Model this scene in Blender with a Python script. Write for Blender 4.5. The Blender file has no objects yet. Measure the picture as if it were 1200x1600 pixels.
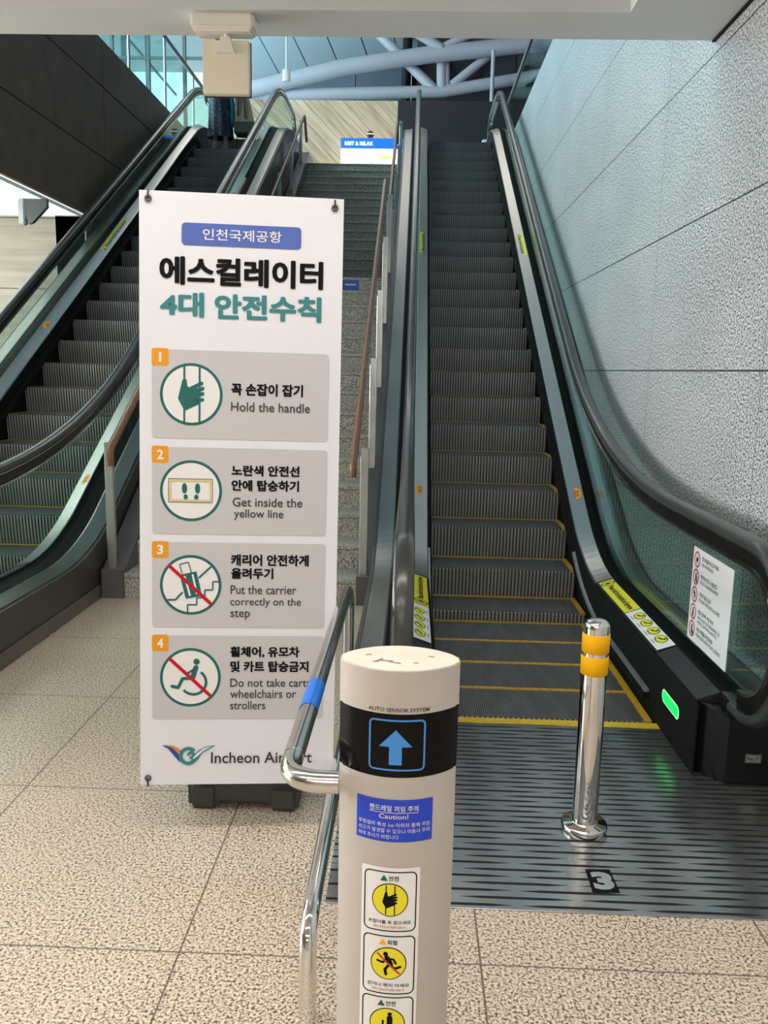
import bpy, bmesh, math, random
from math import sin, cos, tan, pi, sqrt, radians, atan2
from mathutils import Vector, Matrix

random.seed(7)
S = bpy.context.scene
COL = S.collection

# ------------------------------------------------------------------ camera
PITCH, YAW, ROLL, EYE, FPX = -0.167111496, -0.0299277921, 0.0211305808, 1.54, 1316.734
fwd = Vector((sin(YAW) * cos(PITCH), cos(YAW) * cos(PITCH), sin(PITCH)))
rgt = Vector((cos(YAW), -sin(YAW), 0))
upv = rgt.cross(fwd)
r2 = cos(ROLL) * rgt + sin(ROLL) * upv
u2 = -sin(ROLL) * rgt + cos(ROLL) * upv
cam_d = bpy.data.cameras.new('camera')
cam = bpy.data.objects.new('camera', cam_d)
COL.objects.link(cam)
mw = Matrix((r2, u2, -fwd)).transposed().to_4x4()
mw.translation = Vector((0, 0, EYE))
cam.matrix_world = mw
cam_d.sensor_fit = 'HORIZONTAL'
cam_d.sensor_width = 36
cam_d.lens = 36 * FPX / 1200
cam_d.clip_start = 0.05
cam_d.clip_end = 200
S.camera = cam

# ------------------------------------------------------------------ world, lights, exposure
W = bpy.data.worlds.new('sky'); S.world = W; W.use_nodes = True
WBG = W.node_tree.nodes['Background']
WBG.inputs[0].default_value = (0.70, 0.93, 1.0, 1); WBG.inputs[1].default_value = 1.8
S.view_settings.view_transform = 'Standard'; S.view_settings.look = 'None'
S.view_settings.gamma = 1; S.view_settings.use_curve_mapping = False
S.view_settings.exposure = 0.0

def area(name, loc, rot, sx, sy, power, color):
    d = bpy.data.lights.new(name, 'AREA'); d.shape = 'RECTANGLE'; d.size = sx; d.size_y = sy
    d.energy = power; d.color = color
    o = bpy.data.objects.new(name, d); o.location = loc; o.rotation_euler = rot
    COL.objects.link(o); return o

WARM = (1.0, 0.94, 0.865); COOL = (0.68, 0.90, 1.0)
# the lit hall behind the photographer: rows of linear ceiling lamps
for ly, pw in ((1.8, 62), (-0.4, 62), (-3.0, 75), (-6.0, 90)):
    area('ceiling_lamp', (-1.2, ly, 3.40), (0, 0, 0), 4.6, 0.14, pw, WARM)
# daylight through the glazed left side of the upper hall, a lamp over the lower left room
area('window_daylight', (-10.6, 18, 8.4), (0, radians(-90), 0), 5.6, 14, 2600, COOL)
hi = area('high_daylight', (-13.5, 9.0, 13.2), (0, 0, 0), 9, 4.5, 3200, (0.95, 0.98, 1.0))
hi.rotation_euler = (Vector((1.5, 6.2, 2.0)) - hi.location).to_track_quat('-Z', 'Y').to_euler()
area('lower_left_lamp', (-6.0, 7.2, 3.15), (0, 0, 0), 3.5, 4.5, 90, (0.95, 1.0, 0.95))
# glazed front of the lower floor, far to the left
area('lower_left_window', (-9.5, 4.4, 2.1), (0, radians(-90), 0), 2.0, 7.5, 760, (0.97, 0.99, 1.0))
area('upper_hall_fill', (-2.0, 18.5, 12.0), (radians(12), 0, 0), 7, 1.2, 170, (1.0, 0.90, 0.78))  # unseen fill light, added to brighten the far board wall

# ------------------------------------------------------------------ materials
MATS = {}
def nt(name):
    m = bpy.data.materials.new(name); m.use_nodes = True
    t = m.node_tree; b = t.nodes['Principled BSDF']
    MATS[name] = m
    return m, t, b

def N(t, kind, **kw):
    n = t.nodes.new(kind)
    for k, v in kw.items():
        if k == 'inputs':
            for i, val in v.items(): n.inputs[i].default_value = val
        else: setattr(n, k, v)
    return n

def ramp(t, stops, interp='LINEAR'):
    r = t.nodes.new('ShaderNodeValToRGB'); e = r.color_ramp
    e.interpolation = interp
    while len(e.elements) > len(stops): e.elements.remove(e.elements[-1])
    while len(e.elements) < len(stops): e.elements.new(0.5)
    for el, (p, c) in zip(e.elements, stops): el.position = p; el.color = (*c, 1) if len(c) == 3 else c
    return r

def mat(name, color, rough=0.5, metal=0.0, noise=0.0, nscale=30, emit=None, estr=0.0, spec=0.5, coat=0.0, stretch=None, rnoise=0.0):
    m, t, b = nt(name)
    b.inputs['Roughness'].default_value = rough; b.inputs['Metallic'].default_value = metal
    b.inputs['Specular IOR Level'].default_value = spec
    b.inputs['Coat Weight'].default_value = coat
    b.inputs['Base Color'].default_value = (*color, 1)
    if noise > 0 or rnoise > 0:
        tc = N(t, 'ShaderNodeTexCoord'); mp = N(t, 'ShaderNodeMapping')
        if stretch: mp.inputs['Scale'].default_value = stretch
        t.links.new(tc.outputs['Object'], mp.inputs[0])
        nz = N(t, 'ShaderNodeTexNoise', inputs={'Scale': nscale, 'Detail': 4.0})
        t.links.new(mp.outputs[0], nz.inputs['Vector'])
        if noise > 0:
            lo = tuple(max(0, c * (1 - noise)) for c in color); hi = tuple(min(1, c * (1 + noise)) for c in color)
            r = ramp(t, ((0.3, lo), (0.7, hi)))
            t.links.new(nz.outputs['Fac'], r.inputs[0]); t.links.new(r.outputs[0], b.inputs['Base Color'])
        if rnoise > 0:
            mr = N(t, 'ShaderNodeMapRange', inputs={1: 0.3, 2: 0.7, 3: max(0, rough - rnoise), 4: min(1, rough + rnoise)})
            t.links.new(nz.outputs['Fac'], mr.inputs[0]); t.links.new(mr.outputs[0], b.inputs['Roughness'])
    if emit:
        b.inputs['Emission Color'].default_value = (*emit, 1); b.inputs['Emission Strength'].default_value = estr
    return m

def line_mask(t, src, axis_out, origin, pitch, half):
    """1 on a joint line of half-width `half` repeating along one coordinate"""
    a = N(t, 'ShaderNodeMath', operation='SUBTRACT'); t.links.new(axis_out, a.inputs[0]); a.inputs[1].default_value = origin
    p = N(t, 'ShaderNodeMath', operation='PINGPONG'); t.links.new(a.outputs[0], p.inputs[0]); p.inputs[1].default_value = pitch / 2
    l = N(t, 'ShaderNodeMath', operation='LESS_THAN'); t.links.new(p.outputs[0], l.inputs[0]); l.inputs[1].default_value = half
    return l.outputs[0]

def granite(name, stops, scale, rough, joints=(), jcol=(0.08, 0.06, 0.05), bump=0.0, big=0.06, fine=0.35):
    """speckled stone; joints = list of (axis, origin, pitch, halfwidth, strength)"""
    m, t, b = nt(name)
    tc = N(t, 'ShaderNodeTexCoord'); sep = N(t, 'ShaderNodeSeparateXYZ')
    t.links.new(tc.outputs['Object'], sep.inputs[0])
    n1 = N(t, 'ShaderNodeTexNoise', inputs={'Scale': scale, 'Detail': 2.0, 'Roughness': 0.6})
    n2 = N(t, 'ShaderNodeTexNoise', inputs={'Scale': scale * 2.7, 'Detail': 2.0, 'Roughness': 0.5})
    n3 = N(t, 'ShaderNodeTexNoise', inputs={'Scale': 1.3, 'Detail': 3.0})
    for n in (n1, n2, n3): t.links.new(tc.outputs['Object'], n.inputs['Vector'])
    mx = N(t, 'ShaderNodeMix'); mx.data_type = 'FLOAT'; mx.inputs[0].default_value = fine
    t.links.new(n1.outputs['Fac'], mx.inputs[2]); t.links.new(n2.outputs['Fac'], mx.inputs[3])
    ad = N(t, 'ShaderNodeMath', operation='MULTIPLY_ADD'); t.links.new(n3.outputs['Fac'], ad.inputs[0])
    ad.inputs[1].default_value = big; t.links.new(mx.outputs[0], ad.inputs[2])
    ad2 = N(t, 'ShaderNodeMath', operation='SUBTRACT'); t.links.new(ad.outputs[0], ad2.inputs[0]); ad2.inputs[1].default_value = big / 2
    r = ramp(t, stops); t.links.new(ad2.outputs[0], r.inputs[0])
    col = r.outputs[0]
    for ax, o, p, h, s in joints:
        mk = line_mask(t, None, sep.outputs[ax], o, p, h)
        mu = N(t, 'ShaderNodeMath', operation='MULTIPLY'); t.links.new(mk, mu.inputs[0]); mu.inputs[1].default_value = s
        mc = N(t, 'ShaderNodeMix'); mc.data_type = 'RGBA'
        t.links.new(mu.outputs[0], mc.inputs[0]); t.links.new(col, mc.inputs[6]); mc.inputs[7].default_value = (*jcol, 1)
        col = mc.outputs[2]
    t.links.new(col, b.inputs['Base Color'])
    b.inputs['Roughness'].default_value = rough
    if bump:
        bp = N(t, 'ShaderNodeBump', inputs={'Strength': bump, 'Distance': 0.002})
        t.links.new(mx.outputs[0], bp.inputs['Height']); t.links.new(bp.outputs[0], b.inputs['Normal'])
    return m

granite('floor_granite', ((0.405, (0.06, 0.042, 0.03)), (0.45, (0.26, 0.195, 0.14)), (0.485, (0.60, 0.485, 0.37)), (0.55, (0.82, 0.70, 0.565))),
        125, 0.30, joints=(('X', -0.58, 0.8, 0.0028, 0.85), ('Y', 2.0, 0.853, 0.0028, 0.8)), jcol=(0.10, 0.075, 0.055))
granite('wall_granite', ((0.415, (0.075, 0.08, 0.085)), (0.47, (0.26, 0.27, 0.275)), (0.51, (0.45, 0.46, 0.465)), (0.57, (0.68, 0.69, 0.69))),
        92, 0.42, joints=(('Z', 1.57, 0.797, 0.004, 0.95), ('Y', 3.72, 1.76, 0.0024, 0.85)), jcol=(0.02, 0.02, 0.022), bump=0.0, fine=0.12)
granite('stair_granite', ((0.37, (0.07, 0.062, 0.055)), (0.45, (0.22, 0.205, 0.175)), (0.51, (0.46, 0.43, 0.37)), (0.60, (0.62, 0.585, 0.51))), 95, 0.5)

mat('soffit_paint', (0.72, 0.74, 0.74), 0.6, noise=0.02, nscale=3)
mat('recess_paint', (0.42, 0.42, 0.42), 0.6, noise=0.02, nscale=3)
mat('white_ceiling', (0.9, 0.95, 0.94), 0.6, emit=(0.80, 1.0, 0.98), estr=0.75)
mat('hall_wall', (0.62, 0.56, 0.48), 0.6, noise=0.05, nscale=2)
mat('dark_gap', (0.004, 0.004, 0.005), 0.9)
mat('bronze_panel', (0.15, 0.108, 0.082), 0.5, noise=0.12, nscale=4, spec=0.2)
mat('wood_grey', (0.30, 0.25, 0.21), 0.5)
mat('steel', (0.55, 0.56, 0.55), 0.30, metal=1.0, noise=0.08, nscale=12, stretch=(1, 0.15, 1), rnoise=0.08)
mat('outer_steel_dim', (0.25, 0.245, 0.235), 0.30, metal=1.0)  # darkened: the dark underside this deck mirrors is put into its colour
mat('deck_steel', (0.42, 0.405, 0.385), 0.30, metal=1.0, noise=0.02, nscale=3)
mat('chrome', (0.78, 0.77, 0.75), 0.07, metal=1.0)
mat('chrome_soft', (0.62, 0.62, 0.61), 0.16, metal=1.0)
mat('bar_steel', (0.60, 0.61, 0.59), 0.34, metal=0.9, noise=0.1, nscale=7)
mat('black_paint', (0.016, 0.017, 0.018), 0.32, spec=0.45, rnoise=0.06, nscale=9)
mat('black_gloss', (0.007, 0.007, 0.007), 0.25, spec=0.3)
mat('black_matt', (0.006, 0.006, 0.006), 0.8, spec=0.2)
mat('dark_clad', (0.052, 0.045, 0.040), 0.40, noise=0.1, nscale=3)
mat('kick_metal', (0.125, 0.105, 0.09), 0.35, noise=0.1, nscale=4)
mat('curb_metal', (0.105, 0.10, 0.10), 0.42, noise=0.12, nscale=3)
mat('rubber', (0.045, 0.047, 0.047), 0.24, spec=0.6)
mat('step_metal', (0.33, 0.34, 0.34), 0.45, metal=0.3, noise=0.10, nscale=6)
mat('tread_metal', (0.23, 0.235, 0.24), 0.40, metal=0.4, noise=0.25, nscale=5, stretch=(3, 0.5, 1))
mat('tread_groove', (0.04, 0.04, 0.042), 0.6)
mat('step_groove', (0.07, 0.07, 0.07), 0.8)
mat('yellow_paint', (0.62, 0.36, 0.015), 0.5, noise=0.25, nscale=40)
mat('comb_yellow', (0.80, 0.53, 0.02), 0.45, noise=0.12, nscale=30)
mat('sticker_yellow', (0.87, 0.78, 0.02), 0.35)
mat('sticker_white', (0.88, 0.88, 0.88), 0.35)
mat('paper_white', (0.90, 0.90, 0.92), 0.5)
mat('ink_black', (0.008, 0.008, 0.009), 0.6, spec=0.08)
mat('ink_grey', (0.07, 0.06, 0.058), 0.6, spec=0.08)
mat('ink_red', (0.60, 0.03, 0.04), 0.5)
mat('banner_white', (0.76, 0.775, 0.83), 0.45, noise=0.02, nscale=3, spec=0.12)
mat('panel_grey', (0.555, 0.55, 0.57), 0.45, spec=0.12)
mat('badge_blue', (0.10, 0.155, 0.47), 0.4, spec=0.12)
mat('title_teal', (0.055, 0.235, 0.25), 0.4, spec=0.12)
mat('icon_teal', (0.028, 0.145, 0.14), 0.4, spec=0.12)
mat('icon_white', (0.80, 0.80, 0.80), 0.4, spec=0.12)
mat('tag_orange', (0.80, 0.33, 0.025), 0.4, spec=0.12)
mat('pale_yellow', (0.66, 0.56, 0.24), 0.4)
mat('bar_red', (0.55, 0.012, 0.025), 0.4, spec=0.12)
mat('logo_orange', (0.72, 0.26, 0.04), 0.4, spec=0.12)
mat('logo_blue', (0.045, 0.075, 0.36), 0.4, spec=0.12)
mat('base_plastic', (0.045, 0.043, 0.042), 0.5)
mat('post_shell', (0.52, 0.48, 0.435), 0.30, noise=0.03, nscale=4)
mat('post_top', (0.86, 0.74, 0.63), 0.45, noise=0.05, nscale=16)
mat('scuff', (0.30, 0.20, 0.15), 0.6)
mat('post_band', (0.006, 0.005, 0.005), 0.12, spec=0.12)
mat('arrow_blue', (0.035, 0.17, 0.42), 0.3, emit=(0.05, 0.25, 0.62), estr=0.35)
mat('label_blue', (0.010, 0.055, 0.60), 0.35)
mat('tape_blue', (0.01, 0.17, 0.72), 0.25)
mat('collar_yellow', (0.92, 0.47, 0.005), 0.5, spec=0.15)
mat('sign_cream', (0.84, 0.76, 0.60), 0.5, noise=0.03, nscale=5)
mat('mount_cream', (0.86, 0.82, 0.72), 0.5)
mat('rail_wood', (0.23, 0.11, 0.06), 0.35, noise=0.25, nscale=9, stretch=(6, 0.4, 6))
mat('truss_paint', (0.50, 0.455, 0.50), 0.4)
mat('upper_panel', (0.145, 0.165, 0.21), 0.55, noise=0.08, nscale=1.5)
mat('upper_light_panel', (0.62, 0.66, 0.70), 0.55)
mat('dark_tile', (0.085, 0.078, 0.082), 0.5, noise=0.1, nscale=2)
mat('black_wall', (0.006, 0.006, 0.010), 0.6)
mat('sign_blue', (0.01, 0.13, 0.62), 0.4, emit=(0.01, 0.17, 0.75), estr=0.55)
mat('sign_lit', (0.9, 0.9, 0.9), 0.4, emit=(1, 1, 1), estr=1.1)
mat('sign_lit_yellow', (0.9, 0.7, 0.1), 0.4, emit=(1, 0.8, 0.15), estr=0.8)
mat('maroon', (0.06, 0.012, 0.012), 0.25)
mat('green_lamp', (0.02, 0.5, 0.1), 0.4, emit=(0.0, 1.0, 0.12), estr=1.0)
mat('lamp_rim', (0.65, 0.9, 0.75), 0.4, emit=(0.35, 1.0, 0.5), estr=0.5)
mat('skin', (0.52, 0.33, 0.24), 0.5)
mat('hair', (0.015, 0.011, 0.009), 0.4)
mat('teal_cloth', (0.02, 0.30, 0.28), 0.6)
mat('bag_brown', (0.35, 0.25, 0.17), 0.55, noise=0.12, nscale=12)
mat('bag_olive', (0.055, 0.05, 0.03), 0.5)
mat('sandal', (0.40, 0.30, 0.22), 0.5)
mat('mullion', (0.06, 0.08, 0.085), 0.4)
mat('hang_dark', (0.05, 0.065, 0.065), 0.4)
mat('hang_edge', (0.33, 0.37, 0.37), 0.35)

def glass(name, tint, refl=1.0):
    m = bpy.data.materials.new(name); m.use_nodes = True; MATS[name] = m
    t = m.node_tree; t.nodes.clear()
    out = N(t, 'ShaderNodeOutputMaterial'); tr = N(t, 'ShaderNodeBsdfTransparent'); gl = N(t, 'ShaderNodeBsdfGlossy')
    tr.inputs[0].default_value = (*tint, 1); gl.inputs['Roughness'].default_value = 0.02
    gl.inputs[0].default_value = (0.85, 0.97, 0.95, 1)
    fr = N(t, 'ShaderNodeFresnel', inputs={'IOR': 1.5}); mu = N(t, 'ShaderNodeMath', operation='MULTIPLY'); mu.inputs[1].default_value = refl
    mx = N(t, 'ShaderNodeMixShader')
    t.links.new(fr.outputs[0], mu.inputs[0]); t.links.new(mu.outputs[0], mx.inputs[0])
    t.links.new(tr.outputs[0], mx.inputs[1]); t.links.new(gl.outputs[0], mx.inputs[2]); t.links.new(mx.outputs[0], out.inputs[0])
    return m
glass('balustrade_glass', (0.84, 0.93, 0.91), 0.2)
glass('window_glass', (0.82, 0.96, 0.98), 0.5)

def plate_material():
    """dark steel floor plate with staggered cross grooves"""
    m, t, b = nt('plate_steel')
    tc = N(t, 'ShaderNodeTexCoord'); sep = N(t, 'ShaderNodeSeparateXYZ'); t.links.new(tc.outputs['Object'], sep.inputs[0])
    def math(op, a, bb=None, c=None):
        n = N(t, 'ShaderNodeMath', operation=op)
        for i, v in enumerate((a, bb, c)):
            if v is None: continue
            if isinstance(v, (int, float)): n.inputs[i].default_value = v
            else: t.links.new(v, n.inputs[i])
        return n.outputs[0]
    pitch = 0.036
    row = math('FLOOR', math('DIVIDE', sep.outputs['Y'], pitch))
    fy = math('FRACT', math('DIVIDE', sep.outputs['Y'], pitch))
    par = math('MODULO', math('ABSOLUTE', row), 2.0)
    wob = math('MULTIPLY', math('SINE', math('MULTIPLY', row, 12.9898)), 0.035)
    sh = math('ADD', math('ADD', math('MULTIPLY', par, 0.5), math('DIVIDE', sep.outputs['X'], 0.36)), wob)
    fx = math('FRACT', sh)
    d = math('ABSOLUTE', math('SUBTRACT', fx, 0.5))
    thick = math('MULTIPLY', math('SUBTRACT', 0.47, d), 0.9)       # tapers toward the ends
    thick = math('MINIMUM', math('MAXIMUM', thick, 0.0), 0.17)
    dy = math('ABSOLUTE', math('SUBTRACT', fy, 0.5))
    mask = math('LESS_THAN', dy, thick)
    nz = N(t, 'ShaderNodeTexNoise', inputs={'Scale': 5.0, 'Detail': 4.0}); t.links.new(tc.outputs['Object'], nz.inputs['Vector'])
    r = ramp(t, ((0.3, (0.30, 0.305, 0.31)), (0.7, (0.40, 0.405, 0.41)))); t.links.new(nz.outputs['Fac'], r.inputs[0])
    mc = N(t, 'ShaderNodeMix'); mc.data_type = 'RGBA'; t.links.new(mask, mc.inputs[0]); t.links.new(r.outputs[0], mc.inputs[6]); mc.inputs[7].default_value = (0.004, 0.004, 0.004, 1)
    t.links.new(mc.outputs[2], b.inputs['Base Color'])
    t.links.new(math('MULTIPLY', math('SUBTRACT', 1.0, mask), 0.85), b.inputs['Metallic'])
    t.links.new(math('ADD', math('MULTIPLY', mask, 0.5), 0.24), b.inputs['Roughness'])
plate_material()

def plank_material():
    """pale boards laid on the diagonal"""
    m, t, b = nt('diagonal_boards')
    tc = N(t, 'ShaderNodeTexCoord'); mp = N(t, 'ShaderNodeMapping'); mp.inputs['Rotation'].default_value = (0, radians(-45), 0)
    t.links.new(tc.outputs['Object'], mp.inputs[0])
    sep = N(t, 'ShaderNodeSeparateXYZ'); t.links.new(mp.outputs[0], sep.inputs[0])
    fl = N(t, 'ShaderNodeMath', operation='FLOOR'); dv = N(t, 'ShaderNodeMath', operation='DIVIDE'); dv.inputs[1].default_value = 0.14
    t.links.new(sep.outputs['Z'], dv.inputs[0]); t.links.new(dv.outputs[0], fl.inputs[0])
    wn = N(t, 'ShaderNodeTexWhiteNoise', noise_dimensions='1D'); t.links.new(fl.outputs[0], wn.inputs['W'])
    mp2 = N(t, 'ShaderNodeMapping'); mp2.inputs['Scale'].default_value = (0.6, 1, 9); t.links.new(mp.outputs[0], mp2.inputs[0])
    nz = N(t, 'ShaderNodeTexNoise', inputs={'Scale': 2.2, 'Detail': 5.0}); t.links.new(mp2.outputs[0], nz.inputs['Vector'])
    ad = N(t, 'ShaderNodeMath', operation='MULTIPLY_ADD'); t.links.new(wn.outputs['Value'], ad.inputs[0]); ad.inputs[1].default_value = 0.35; t.links.new(nz.outputs['Fac'], ad.inputs[2])
    r = ramp(t, ((0.35, (0.26, 0.17, 0.105)), (0.62, (0.46, 0.335, 0.22)), (0.9, (0.58, 0.45, 0.32)))); t.links.new(ad.outputs[0], r.inputs[0])
    mk = line_mask(t, None, sep.outputs['Z'], 0, 0.14, 0.004)
    mc = N(t, 'ShaderNodeMix'); mc.data_type = 'RGBA'; t.links.new(mk, mc.inputs[0]); t.links.new(r.outputs[0], mc.inputs[6]); mc.inputs[7].default_value = (0.16, 0.12, 0.08, 1)
    t.links.new(mc.outputs[2], b.inputs['Base Color']); b.inputs['Roughness'].default_value = 0.5
plank_material()

def beige_material():
    """large beige stone boards with thin joints"""
    m, t, b = nt('beige_stone')
    tc = N(t, 'ShaderNodeTexCoord'); sep = N(t, 'ShaderNodeSeparateXYZ'); t.links.new(tc.outputs['Object'], sep.inputs[0])
    mp = N(t, 'ShaderNodeMapping'); mp.inputs['Scale'].default_value = (0.5, 0.5, 6); t.links.new(tc.outputs['Object'], mp.inputs[0])
    nz = N(t, 'ShaderNodeTexNoise', inputs={'Scale': 2.5, 'Detail': 5.0}); t.links.new(mp.outputs[0], nz.inputs['Vector'])
    r = ramp(t, ((0.3, (0.20, 0.185, 0.14)), (0.7, (0.30, 0.275, 0.215)))); t.links.new(nz.outputs['Fac'], r.inputs[0])
    mk = line_mask(t, None, sep.outputs['Z'], 2.398, 0.8, 0.006)
    mc = N(t, 'ShaderNodeMix'); mc.data_type = 'RGBA'; t.links.new(mk, mc.inputs[0]); t.links.new(r.outputs[0], mc.inputs[6]); mc.inputs[7].default_value = (0.03, 0.03, 0.025, 1)
    t.links.new(mc.outputs[2], b.inputs['Base Color']); b.inputs['Roughness'].default_value = 0.45
beige_material()

def dress_material():
    m, t, b = nt('navy_pattern')
    tc = N(t, 'ShaderNodeTexCoord')
    vz = N(t, 'ShaderNodeTexVoronoi', inputs={'Scale': 42.0}); t.links.new(tc.outputs['Object'], vz.inputs['Vector'])
    r = ramp(t, ((0.0, (0.22, 0.27, 0.36)), (0.24, (0.010, 0.016, 0.038))), 'CONSTANT'); t.links.new(vz.outputs['Distance'], r.inputs[0])
    t.links.new(r.outputs[0], b.inputs['Base Color']); b.inputs['Roughness'].default_value = 0.6
dress_material()

# ------------------------------------------------------------------ object helpers
def empty(name, loc, label, cat, group=None):
    o = bpy.data.objects.new(name, None); o.location = loc; o.empty_display_size = 0.1
    COL.objects.link(o); o['label'] = label; o['category'] = cat
    if group: o['group'] = group
    return o
def tag(o, label, cat, group=None):
    o['label'] = label; o['category'] = cat
    if group: o['group'] = group
    return o
def lab(o, s): o['label'] = s; return o

class MB:
    """collects faces of several materials; build() makes one mesh object"""
    def __init__(s): s.v = []; s.f = []; s.mi = []; s.mats = []; s.sm = []
    def slot(s, m):
        if m not in s.mats: s.mats.append(m)
        return s.mats.index(m)
    def add(s, vs, fs, m, smooth=False):
        b = len(s.v); s.v += [tuple(v) for v in vs]; k = s.slot(m)
        for f in fs: s.f.append([i + b for i in f]); s.mi.append(k); s.sm.append(smooth)
        return s
    def box(s, x0, x1, y0, y1, z0, z1, m, bev=0.0, seg=2):
        bm = bmesh.new(); bmesh.ops.create_cube(bm, size=1)
        for v in bm.verts: v.co = Vector((x0 + (v.co.x + .5) * (x1 - x0), y0 + (v.co.y + .5) * (y1 - y0), z0 + (v.co.z + .5) * (z1 - z0)))
        if bev > 0: bmesh.ops.bevel(bm, geom=bm.edges[:], offset=bev, segments=seg, affect='EDGES', clamp_overlap=True)
        bm.verts.ensure_lookup_table(); bm.verts.index_update()
        s.add([v.co for v in bm.verts], [[v.index for v in f.verts] for f in bm.faces], m); bm.free(); return s
    def quad(s, a, b, c, d, m): return s.add([a, b, c, d], [[0, 1, 2, 3]], m)
    def tube(s, pts, r, m, n=14, cap=True, smooth=True):
        pts = [Vector(p) for p in pts]; rs = r if isinstance(r, (list, tuple)) else [r] * len(pts)
        vs = []; fs = []; prev = None
        for i, p in enumerate(pts):
            t = (pts[min(i + 1, len(pts) - 1)] - pts[max(i - 1, 0)]).normalized()
            if prev is None:
                ref = Vector((0, 0, 1)) if abs(t.z) < .9 else Vector((1, 0, 0)); a = t.cross(ref).normalized()
            else: a = (prev - t * prev.dot(t)).normalized()
            prev = a; bb = t.cross(a)
            for k in range(n):
                g = 2 * pi * k / n; vs.append(p + (a * cos(g) + bb * sin(g)) * rs[i])
        for i in range(len(pts) - 1):
            for k in range(n): fs.append([i * n + k, i * n + (k + 1) % n, (i + 1) * n + (k + 1) % n, (i + 1) * n + k])
        s.add(vs, fs, m, smooth)
        if cap:
            s.add(vs[:n], [list(range(n))[::-1]], m); s.add(vs[-n:], [list(range(n))], m)
        return s
    def lathe(s, prof, cx, cy, m, n=40, smooth=True):
        vs = []; fs = []
        for (r, z) in prof:
            for k in range(n): g = 2 * pi * k / n; vs.append((cx + r * cos(g), cy + r * sin(g), z))
        for i in range(len(prof) - 1):
            for k in range(n): fs.append([i * n + k, i * n + (k + 1) % n, (i + 1) * n + (k + 1) % n, (i + 1) * n + k])
        s.add(vs, fs, m, smooth)
        s.add(vs[-n:], [list(range(n))], m); s.add(vs[:n], [list(range(n))[::-1]], m); return s
    def sweep(s, path, sec, m, smooth=False, cap=True):
        """path: (y,z) points; sec: (x, normal offset) closed section"""
        n = len(sec); vs = []; fs = []
        for i, (y, z) in enumerate(path):
            a = path[max(i - 1, 0)]; b = path[min(i + 1, len(path) - 1)]
            ty, tz = b[0] - a[0], b[1] - a[1]; l = sqrt(ty * ty + tz * tz) or 1; ty /= l; tz /= l
            for (x, o) in sec: vs.append((x, y - tz * o, z + ty * o))
        for i in range(len(path) - 1):
            for k in range(n): fs.append([i * n + k, i * n + (k + 1) % n, (i + 1) * n + (k + 1) % n, (i + 1) * n + k])
        s.add(vs, fs, m, smooth)
        if cap: s.add(vs[:n], [list(range(n))], m); s.add(vs[-n:], [list(range(n))[::-1]], m)
        return s
    def prism(s, poly, x0, x1, m):
        """(y,z) polygon extruded along x"""
        n = len(poly)
        vs = [(x0, y, z) for y, z in poly] + [(x1, y, z) for y, z in poly]
        fs = [list(range(n)), list(range(n, 2 * n))[::-1]] + [[k, n + k, n + (k + 1) % n, (k + 1) % n] for k in range(n)]
        return s.add(vs, fs, m)
    def build(s, name, parent=None, fix=True):
        me = bpy.data.meshes.new(name); me.from_pydata(s.v, [], s.f)
        for m in s.mats: me.materials.append(MATS[m])
        me.polygons.foreach_set('material_index', s.mi); me.polygons.foreach_set('use_smooth', s.sm)
        if fix:
            bm = bmesh.new(); bm.from_mesh(me); bmesh.ops.recalc_face_normals(bm, faces=bm.faces[:]); bm.to_mesh(me); bm.free()
        me.update()
        o = bpy.data.objects.new(name, me); COL.objects.link(o)
        if parent: o.parent = parent
        return o

def structure(o): o['kind'] = 'structure'; return o

def fillet(pts, T):
    """polyline with rounded corners; T[i] tangent length at inner corner i+1"""
    out = [pts[0]]
    for i in range(1, len(pts) - 1):
        p = Vector(pts[i]); a = (Vector(pts[i - 1]) - p); b = (Vector(pts[i + 1]) - p)
        t = T[i - 1]; a.normalize(); b.normalize(); p0 = p + a * t; p1 = p + b * t
        ang = a.angle(b); r = t * tan(ang / 2); c = p + (a + b).normalized() * (r / sin(ang / 2))
        v0 = p0 - c; v1 = p1 - c; tot = v0.angle(v1); n = max(4, int(tot / radians(2.5)))
        for k in range(n + 1):
            f = k / n
            w = (v0 * sin((1 - f) * tot) + v1 * sin(f * tot)) / sin(tot)
            out.append(tuple(c + w))
    out.append(pts[-1]); return out

def zat(path, y):
    for (a, b) in zip(path, path[1:]):
        if a[0] <= y <= b[0] and b[0] > a[0]: return a[1] + (b[1] - a[1]) * (y - a[0]) / (b[0] - a[0])
    return path[0][1] if y < path[0][0] else path[-1][1]

# --- flat print helpers (2-D shapes placed on a surface by a mapping function)
_tc = {}
def text_mesh(body, bold=0.0):
    key = (body, bold)
    if key in _tc: return _tc[key]
    c = bpy.data.curves.new('tmp', 'FONT'); c.body = body; c.resolution_u = 3; c.offset = bold
    o = bpy.data.objects.new('tmp', c); COL.objects.link(o)
    dg = bpy.context.evaluated_depsgraph_get(); dg.update()
    me = bpy.data.meshes.new_from_object(o.evaluated_get(dg))
    vs = [(v.co.x, v.co.y) for v in me.vertices]; fs = [list(p.vertices) for p in me.polygons]
    bpy.data.objects.remove(o); bpy.data.curves.remove(c); bpy.data.meshes.remove(me)
    _tc[key] = (vs, fs); return vs, fs

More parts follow.
